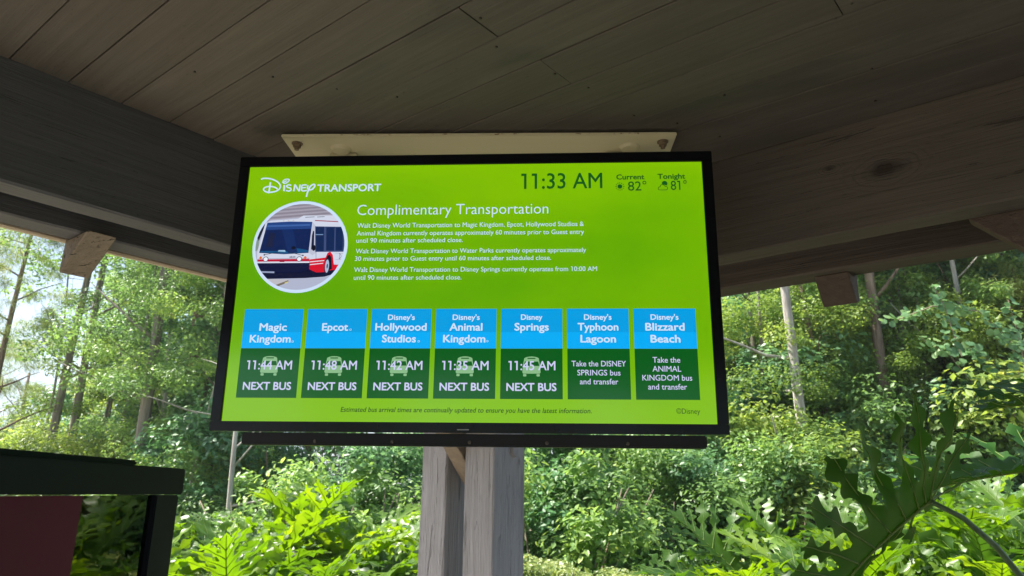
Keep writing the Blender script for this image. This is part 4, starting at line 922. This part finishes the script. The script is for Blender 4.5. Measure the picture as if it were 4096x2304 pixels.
for i, (rat, Y, z, pts, lab) in enumerate(VN):
    vine(lab, at(rat, Y), Y, z, pts, 500+i, M_leaf_yel if i in (5, 6) else M_leaf_blue, ls=0.085 if i < 5 else 0.07)

# clipped hedge in front of the wood
def hedge(x0, x1, y0, y1, h, seed, label, n):
    g = np.random.default_rng(seed); x = g.uniform(x0, x1, n); y = y0 + (y1-y0)*g.random(n)**1.4
    top = h + 0.05*np.sin(x*3.1+1) + 0.035*np.sin(x*8.3) + 0.02*np.sin(x*19)
    z = top*(1 - np.abs(g.normal(size=n))*0.16); z = np.clip(z, 0.1, None)
    nrm = np.stack([g.normal(size=n)*.5, -0.5+g.normal(size=n)*.4, 0.8+g.normal(size=n)*.3], 1)
    me = scatter('foliage', LEAF_4, np.stack([x, y, z], 1), nrm, 0.034*g.uniform(.6, 1.3, n), np.clip(g.random(n)*.8+.2*(z > top*.97), 0, 1), g, M_hedge)
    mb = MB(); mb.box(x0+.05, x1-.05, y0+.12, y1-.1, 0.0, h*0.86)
    e = empty('clipped_hedge', ((x0+x1)/2, (y0+y1)/2, 0)); tag(e, label, 'hedge')
    me.transform(Matrix.Translation((-(x0+x1)/2, -(y0+y1)/2, 0)))
    o = bpy.data.objects.new('foliage', me); COL.objects.link(o); o.parent = e
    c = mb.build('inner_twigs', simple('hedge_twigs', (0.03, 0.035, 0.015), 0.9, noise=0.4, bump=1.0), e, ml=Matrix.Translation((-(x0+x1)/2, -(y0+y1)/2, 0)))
hedge(-0.1, 2.3, 4.9, 5.8, 1.135, 61, 'low clipped yellow green hedge to the right of the posts', 30000)
hedge(-2.1, -0.55, 4.3, 5.0, 1.10, 62, 'low clipped yellow green hedge behind the split leaves left of the posts', 18000)

# ------------------------------------------------------------------ split-leaf plants
LOBES = [(0.00, 160, .40), (0.00, 134, .47), (0.03, 110, .52), (0.09, 91, .55), (0.19, 76, .56), (0.31, 64, .54), (0.43, 54, .49), (0.55, 45, .42), (0.67, 36, .34), (0.80, 26, .25)]
def split_leaf(seed, droop=0.5, fold=0.20, ripple=1.0, wid=0.0255, mat=None):
    g = random.Random(seed)
    lobes = [(y_ + g.uniform(-.01, .01), th + g.uniform(-3, 3), L_*g.uniform(.94, 1.16)) for (y_, th, L_) in LOBES]
    def side(sgn):
        out = []
        for i, (y_, th, L_) in enumerate(lobes):
            a = math.radians(th); d = Vector((math.sin(a), math.cos(a))); nrm = Vector((-d.y, d.x))   # nrm points towards the tip side
            b = Vector((0, y_))
            if i == 0: out.append((0.03, -0.03))
            wmax = wid*(0.75+0.5*L_/.5)
            bend = g.uniform(-.02, .07)
            def pt(f_, o): 
                c = b + d*(L_*f_) + nrm*(bend*(f_**2)*L_*1.6); return c + nrm*o
            up, dn = [], []
            nf = 19
            for k in range(nf):
                f_ = 0.28 + 0.70*k/(nf-1)
                base = wmax*(0.70 + 0.55*math.sin(math.pi*min(1, max(0, (f_-.30)/.72))))*(1 if f_ < .9 else 0.6)
                wob1 = 1 + 0.55*math.sin(k*0.98+g.uniform(-.2, .2)); wob2 = 1 + 0.55*math.sin(k*0.98+1.5+g.uniform(-.4, .4))
                dn.append(pt(f_, -base*wob1)); up.append(pt(f_, base*wob2))
            tip = pt(1.03, 0)
            out += [tuple(p) for p in dn] + [tuple(tip)] + [tuple(p) for p in reversed(up)]
            if i < len(lobes)-1:
                y2, th2, L2 = lobes[i+1]; a2 = math.radians((th+th2)/2); yn = (y_+y2)/2
                fn = g.uniform(.20, .27); out.append((math.sin(a2)*fn*(L_+L2)/2, yn + math.cos(a2)*fn*(L_+L2)/2))
        return [(sgn*max(p[0], 0.006), p[1]) for p in out]
    R = side(1); Lf = side(-1)
    out = R + [(0.05, 0.92), (0.035, 1.0), (0, 1.10), (-0.035, 1.0), (-0.05, 0.92)] + list(reversed(Lf)) + [(0, 0.005)]
    vin = [Vector(p) for p in out]; n0 = len(vin)
    ext = []
    st = 0.036
    for ix in range(-17, 18):
        for iy in range(-14, 31):
            ext.append(Vector((ix*st + (iy % 2)*st/2, iy*st)))
    vo, eo, fo, _, _, _ = geometry.delaunay_2d_cdt(vin + ext, [], [list(range(n0))], 1, 1e-5)
    ph = g.uniform(0, 6)
    def deform(x, y):
        ax = abs(x); ang = math.atan2(x, y - 0.25)
        z = fold*ax*2.0 - 0.75*droop*ax*ax*1.6 - droop*0.35*max(0, y)**2 - 0.25*droop*min(0, y)**2
        z += ripple*(0.040*math.sin(ang*9 + ph)*min(1, ax*4) + 0.022*math.sin(x*23+ph)*math.sin(y*19+ph*2)*min(1, ax*5))
        return z
    V = [(v.x, v.y, deform(v.x, v.y)) for v in vo]
    me = mesh_py('leaf', V, [tuple(f_) for f_ in fo], True); bm = bmesh.new(); bm.from_mesh(me)
    loose = [v for v in bm.verts if not v.link_faces]; bmesh.ops.delete(bm, geom=loose, context='VERTS')
    for f_ in bm.faces:
        if f_.normal.z < 0: f_.normal_flip()
    bm.to_mesh(me); bm.free()
    a = me.attributes.new('tint', 'FLOAT', 'POINT')
    for i, v in enumerate(me.vertices): a.data[i].value = min(1, max(0, 0.45 + 0.25*math.sin(v.co.x*6+ph)*math.cos(v.co.y*5) + g.uniform(-.05, .05)))
    me.materials.append(mat or M_phil)
    vb = MB()
    def vein(p0, p1, r0, r1, bendn=0.0, n=6):
        pts = []; d = Vector((p1[0]-p0[0], p1[1]-p0[1])); nn = Vector((-d.y, d.x))
        for k in range(n+1):
            t = k/n; x = p0[0]+d.x*t+nn.x*bendn*t*t; y = p0[1]+d.y*t+nn.y*bendn*t*t; pts.append((x, y, deform(x, y)))
        vb.tube(pts, [r0+(r1-r0)*k/n for k in range(n+1)], 4, cap=False)
    vein((0, 0), (0, 1.05), 0.009, 0.003, n=16)
    for sgn in (1, -1):
        for (y_, th, L_) in lobes:
            a_ = math.radians(th); vein((0, max(0, y_)), (sgn*math.sin(a_)*L_*.93, y_+math.cos(a_)*L_*.93), 0.0052, 0.002)
    vm = mesh_py('vein', vb.V, vb.F, True); vm.materials.append(M_vein)
    va = vm.attributes.new('tint', 'FLOAT', 'POINT'); va.data.foreach_set('value', np.full(len(vm.vertices), .5, dtype=np.float32))
    return me, vm
SLV = [split_leaf(71, .45, .16), split_leaf(72, .7, .22, 1.3), split_leaf(73, .3, .26, 1.0), split_leaf(74, .95, .14, 1.4), split_leaf(75, .6, .3, 1.6),
       split_leaf(73, .3, .26, 0.7, 0.026, leaf_mat('shaded_leaf_blade', [(0.014, 0.055, 0.006), (0.024, 0.085, 0.008), (0.036, 0.115, 0.010), (0.06, 0.15, 0.014)], trans=0.38, rough=0.5, spec=0.25))]  # shade on the near leaves is put into this darker blade colour

def orient(pos, tipdir, up, s):
    y = tipdir.normalized(); z = (up - y*up.dot(y)).normalized(); x = y.cross(z)
    return frame(x, y, z, pos) @ Matrix.Scale(s, 4)
def add_leaf(plant, root, base, tipdir, up, s, var, stalk_r=0.010, ctrl=None):
    bl, vm = SLV[var]
    o = bpy.data.objects.new('leaf', bl); COL.objects.link(o); o.parent = plant; o.matrix_basis = orient(base, tipdir, up, s)
    v = bpy.data.objects.new('vein', vm); COL.objects.link(v); v.parent = o
    c = ctrl or (root.lerp(base, 0.5) + Vector((0, 0, 0.22*(base-root).length)))
    pts = [root*(1-t)**2 + c*2*t*(1-t) + base*t*t for t in [k/9 for k in range(10)]]
    mb = MB(); mb.tube(pts, [stalk_r*(1.5-0.7*k/9) for k in range(10)], 7)
    mb.build('stalk', M_stalk, plant, smooth=True)
def plant(label, x, y, seed, n=13, R=0.55, H=1.25, S=0.52, facing=None, hs=0.32):
    g = random.Random(seed); e = empty('split_leaf_plant', (x, y, 0)); tag(e, label, 'plant', 'split-leaf plants around the shelter')
    for k in range(n):
        az = k*2.39996 + g.uniform(-.3, .3); lvl = (k+0.5)/n
        r = R*(0.35 + 0.75*lvl)*g.uniform(.85, 1.15); h = H*(1.0 - hs*lvl)*g.uniform(.93, 1.06)
        out = Vector((math.cos(az), math.sin(az), 0)); base = out*r + Vector((0, 0, h))
        tilt = 0.95 - 1.25*lvl + g.uniform(-.3, .4)
        tip = (out + Vector((g.uniform(-.35, .35), g.uniform(-.35, .35), tilt))).normalized()
        up = Vector((g.uniform(-.4, .4), g.uniform(-.4, .4)-.15, 1)) + out*0.2*(1-lvl)
        add_leaf(e, Vector((out.x*.05, out.y*.05, 0.1+.3*(1-lvl))), base, tip, up, 1.0*0.98*S*g.uniform(.72, 1.15), g.randrange(5))
    return e
PL = [(-0.43, 3.9, 1, 1.52, .50, 'lowest at the right edge of the poster case'), (-0.375, 4.4, 2, 1.58, .52, 'right behind the one by the poster case'), (-0.30, 5.0, 3, 1.62, .55, 'furthest back of those left of the posts'), (-0.245, 4.3, 4, 1.50, .50, 'in the middle left of the posts'), (-0.17, 4.8, 5, 1.72, .52, 'standing against the left post'), (-0.36, 3.5, 8, 1.25, .45, 'low in front between poster case and posts'), (-0.20, 3.9, 9, 1.32, .46, 'low in front of the left post'), (-0.45, 6.0, 10, 1.62, .5, 'far one seen just above the poster case corner'),
      (0.345, 4.6, 11, 1.50, .52, 'nearest to the hedge on the right'), (0.42, 4.3, 12, 1.45, .52, 'below the big dark leaf'), (0.50, 4.9, 13, 1.62, .55, 'behind the big dark leaf'), (0.585, 4.2, 14, 1.62, .55, 'right of the big dark leaf stalk'), (0.66, 4.8, 15, 1.85, .58, 'tall in the lower right corner'), (0.47, 3.6, 16, 1.30, .46, 'low at the bottom edge under the big dark leaf'), (0.62, 3.5, 17, 1.40, .5, 'low in the lower right corner'), (0.74, 4.4, 18, 1.8, .55, 'at the right border'), (0.39, 3.7, 19, 1.32, .45, 'low at the bottom edge right of the hedge'), (0.54, 4.2, 20, 1.55, .5, 'in the middle of those under the big dark leaf'), (0.40, 5.4, 21, 1.6, .5, 'behind the one nearest to the hedge'), (0.56, 5.6, 22, 1.75, .55, 'furthest back on the right'), (-0.33, 4.2, 23, 1.50, .5, 'second row between poster case and posts'), (-0.22, 5.6, 24, 1.72, .5, 'far one under the middle of the screen')]
for (rat, Y, sd, H, S, lab) in PL:
    plant('bright green split-leaf plant %s' % lab, at(rat, Y), Y, 700+sd, n=16, R=0.52, H=H-(0.31 if rat < 0 else 0.28), S=S)

# the big near plant whose dark leaf reaches in from the right
bpn = empty('split_leaf_plant', (1.62, 1.95, 0.0)); tag(bpn, 'near split-leaf plant with one large dark shaded leaf reaching in from the right', 'plant')
O = Vector((1.62, 1.95, 0.0))
def near_leaf(base, tipdir, up, s, var, ctrl, r=0.008): add_leaf(bpn, Vector((0, 0, 0.3)), base - O, tipdir, up, s, var, r, ctrl - O)
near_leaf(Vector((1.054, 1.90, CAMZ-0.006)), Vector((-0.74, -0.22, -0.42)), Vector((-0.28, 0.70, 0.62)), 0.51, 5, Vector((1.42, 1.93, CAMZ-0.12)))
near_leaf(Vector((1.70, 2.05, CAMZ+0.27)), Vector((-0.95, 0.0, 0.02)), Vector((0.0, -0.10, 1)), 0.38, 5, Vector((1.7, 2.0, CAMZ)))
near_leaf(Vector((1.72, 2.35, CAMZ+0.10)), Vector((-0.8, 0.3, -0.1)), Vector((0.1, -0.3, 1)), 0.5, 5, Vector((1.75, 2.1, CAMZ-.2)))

RW = ['far left', 'left of centre', 'centre', 'right of centre', 'far right']
hz = MB(); hz.box(-606, 606, -606, 606, -1.0, 19.0)
mh = bpy.data.materials.new('thin_summer_haze'); mh.use_nodes = True; nh_ = mh.node_tree.nodes; nh_.remove(nh_['Principled BSDF'])
pvh = nh_.new('ShaderNodeVolumePrincipled'); pvh.inputs['Color'].default_value = (0.93, 0.96, 0.95, 1); pvh.inputs['Density'].default_value = 0.0015; pvh.inputs['Anisotropy'].default_value = 0.3
mh.node_tree.links.new(pvh.outputs[0], nh_['Material Output'].inputs['Volume'])
tag(hz.build('haze', mh), kind='stuff')
# trees behind the camera, seen only in reflections
for i, (x, y, ci) in enumerate([(-9, -24, 0), (-3, -26, 1), (4, -23, 2), (10, -26, 1), (17, -20, 0)]):
    tree('roadside tree across the road, %s' % RW[i], x, y, 9, 0.15, CR[ci], 1.2, M_bark_grey, 800+i, cs=1.3, group='roadside trees across the road', nb=6)
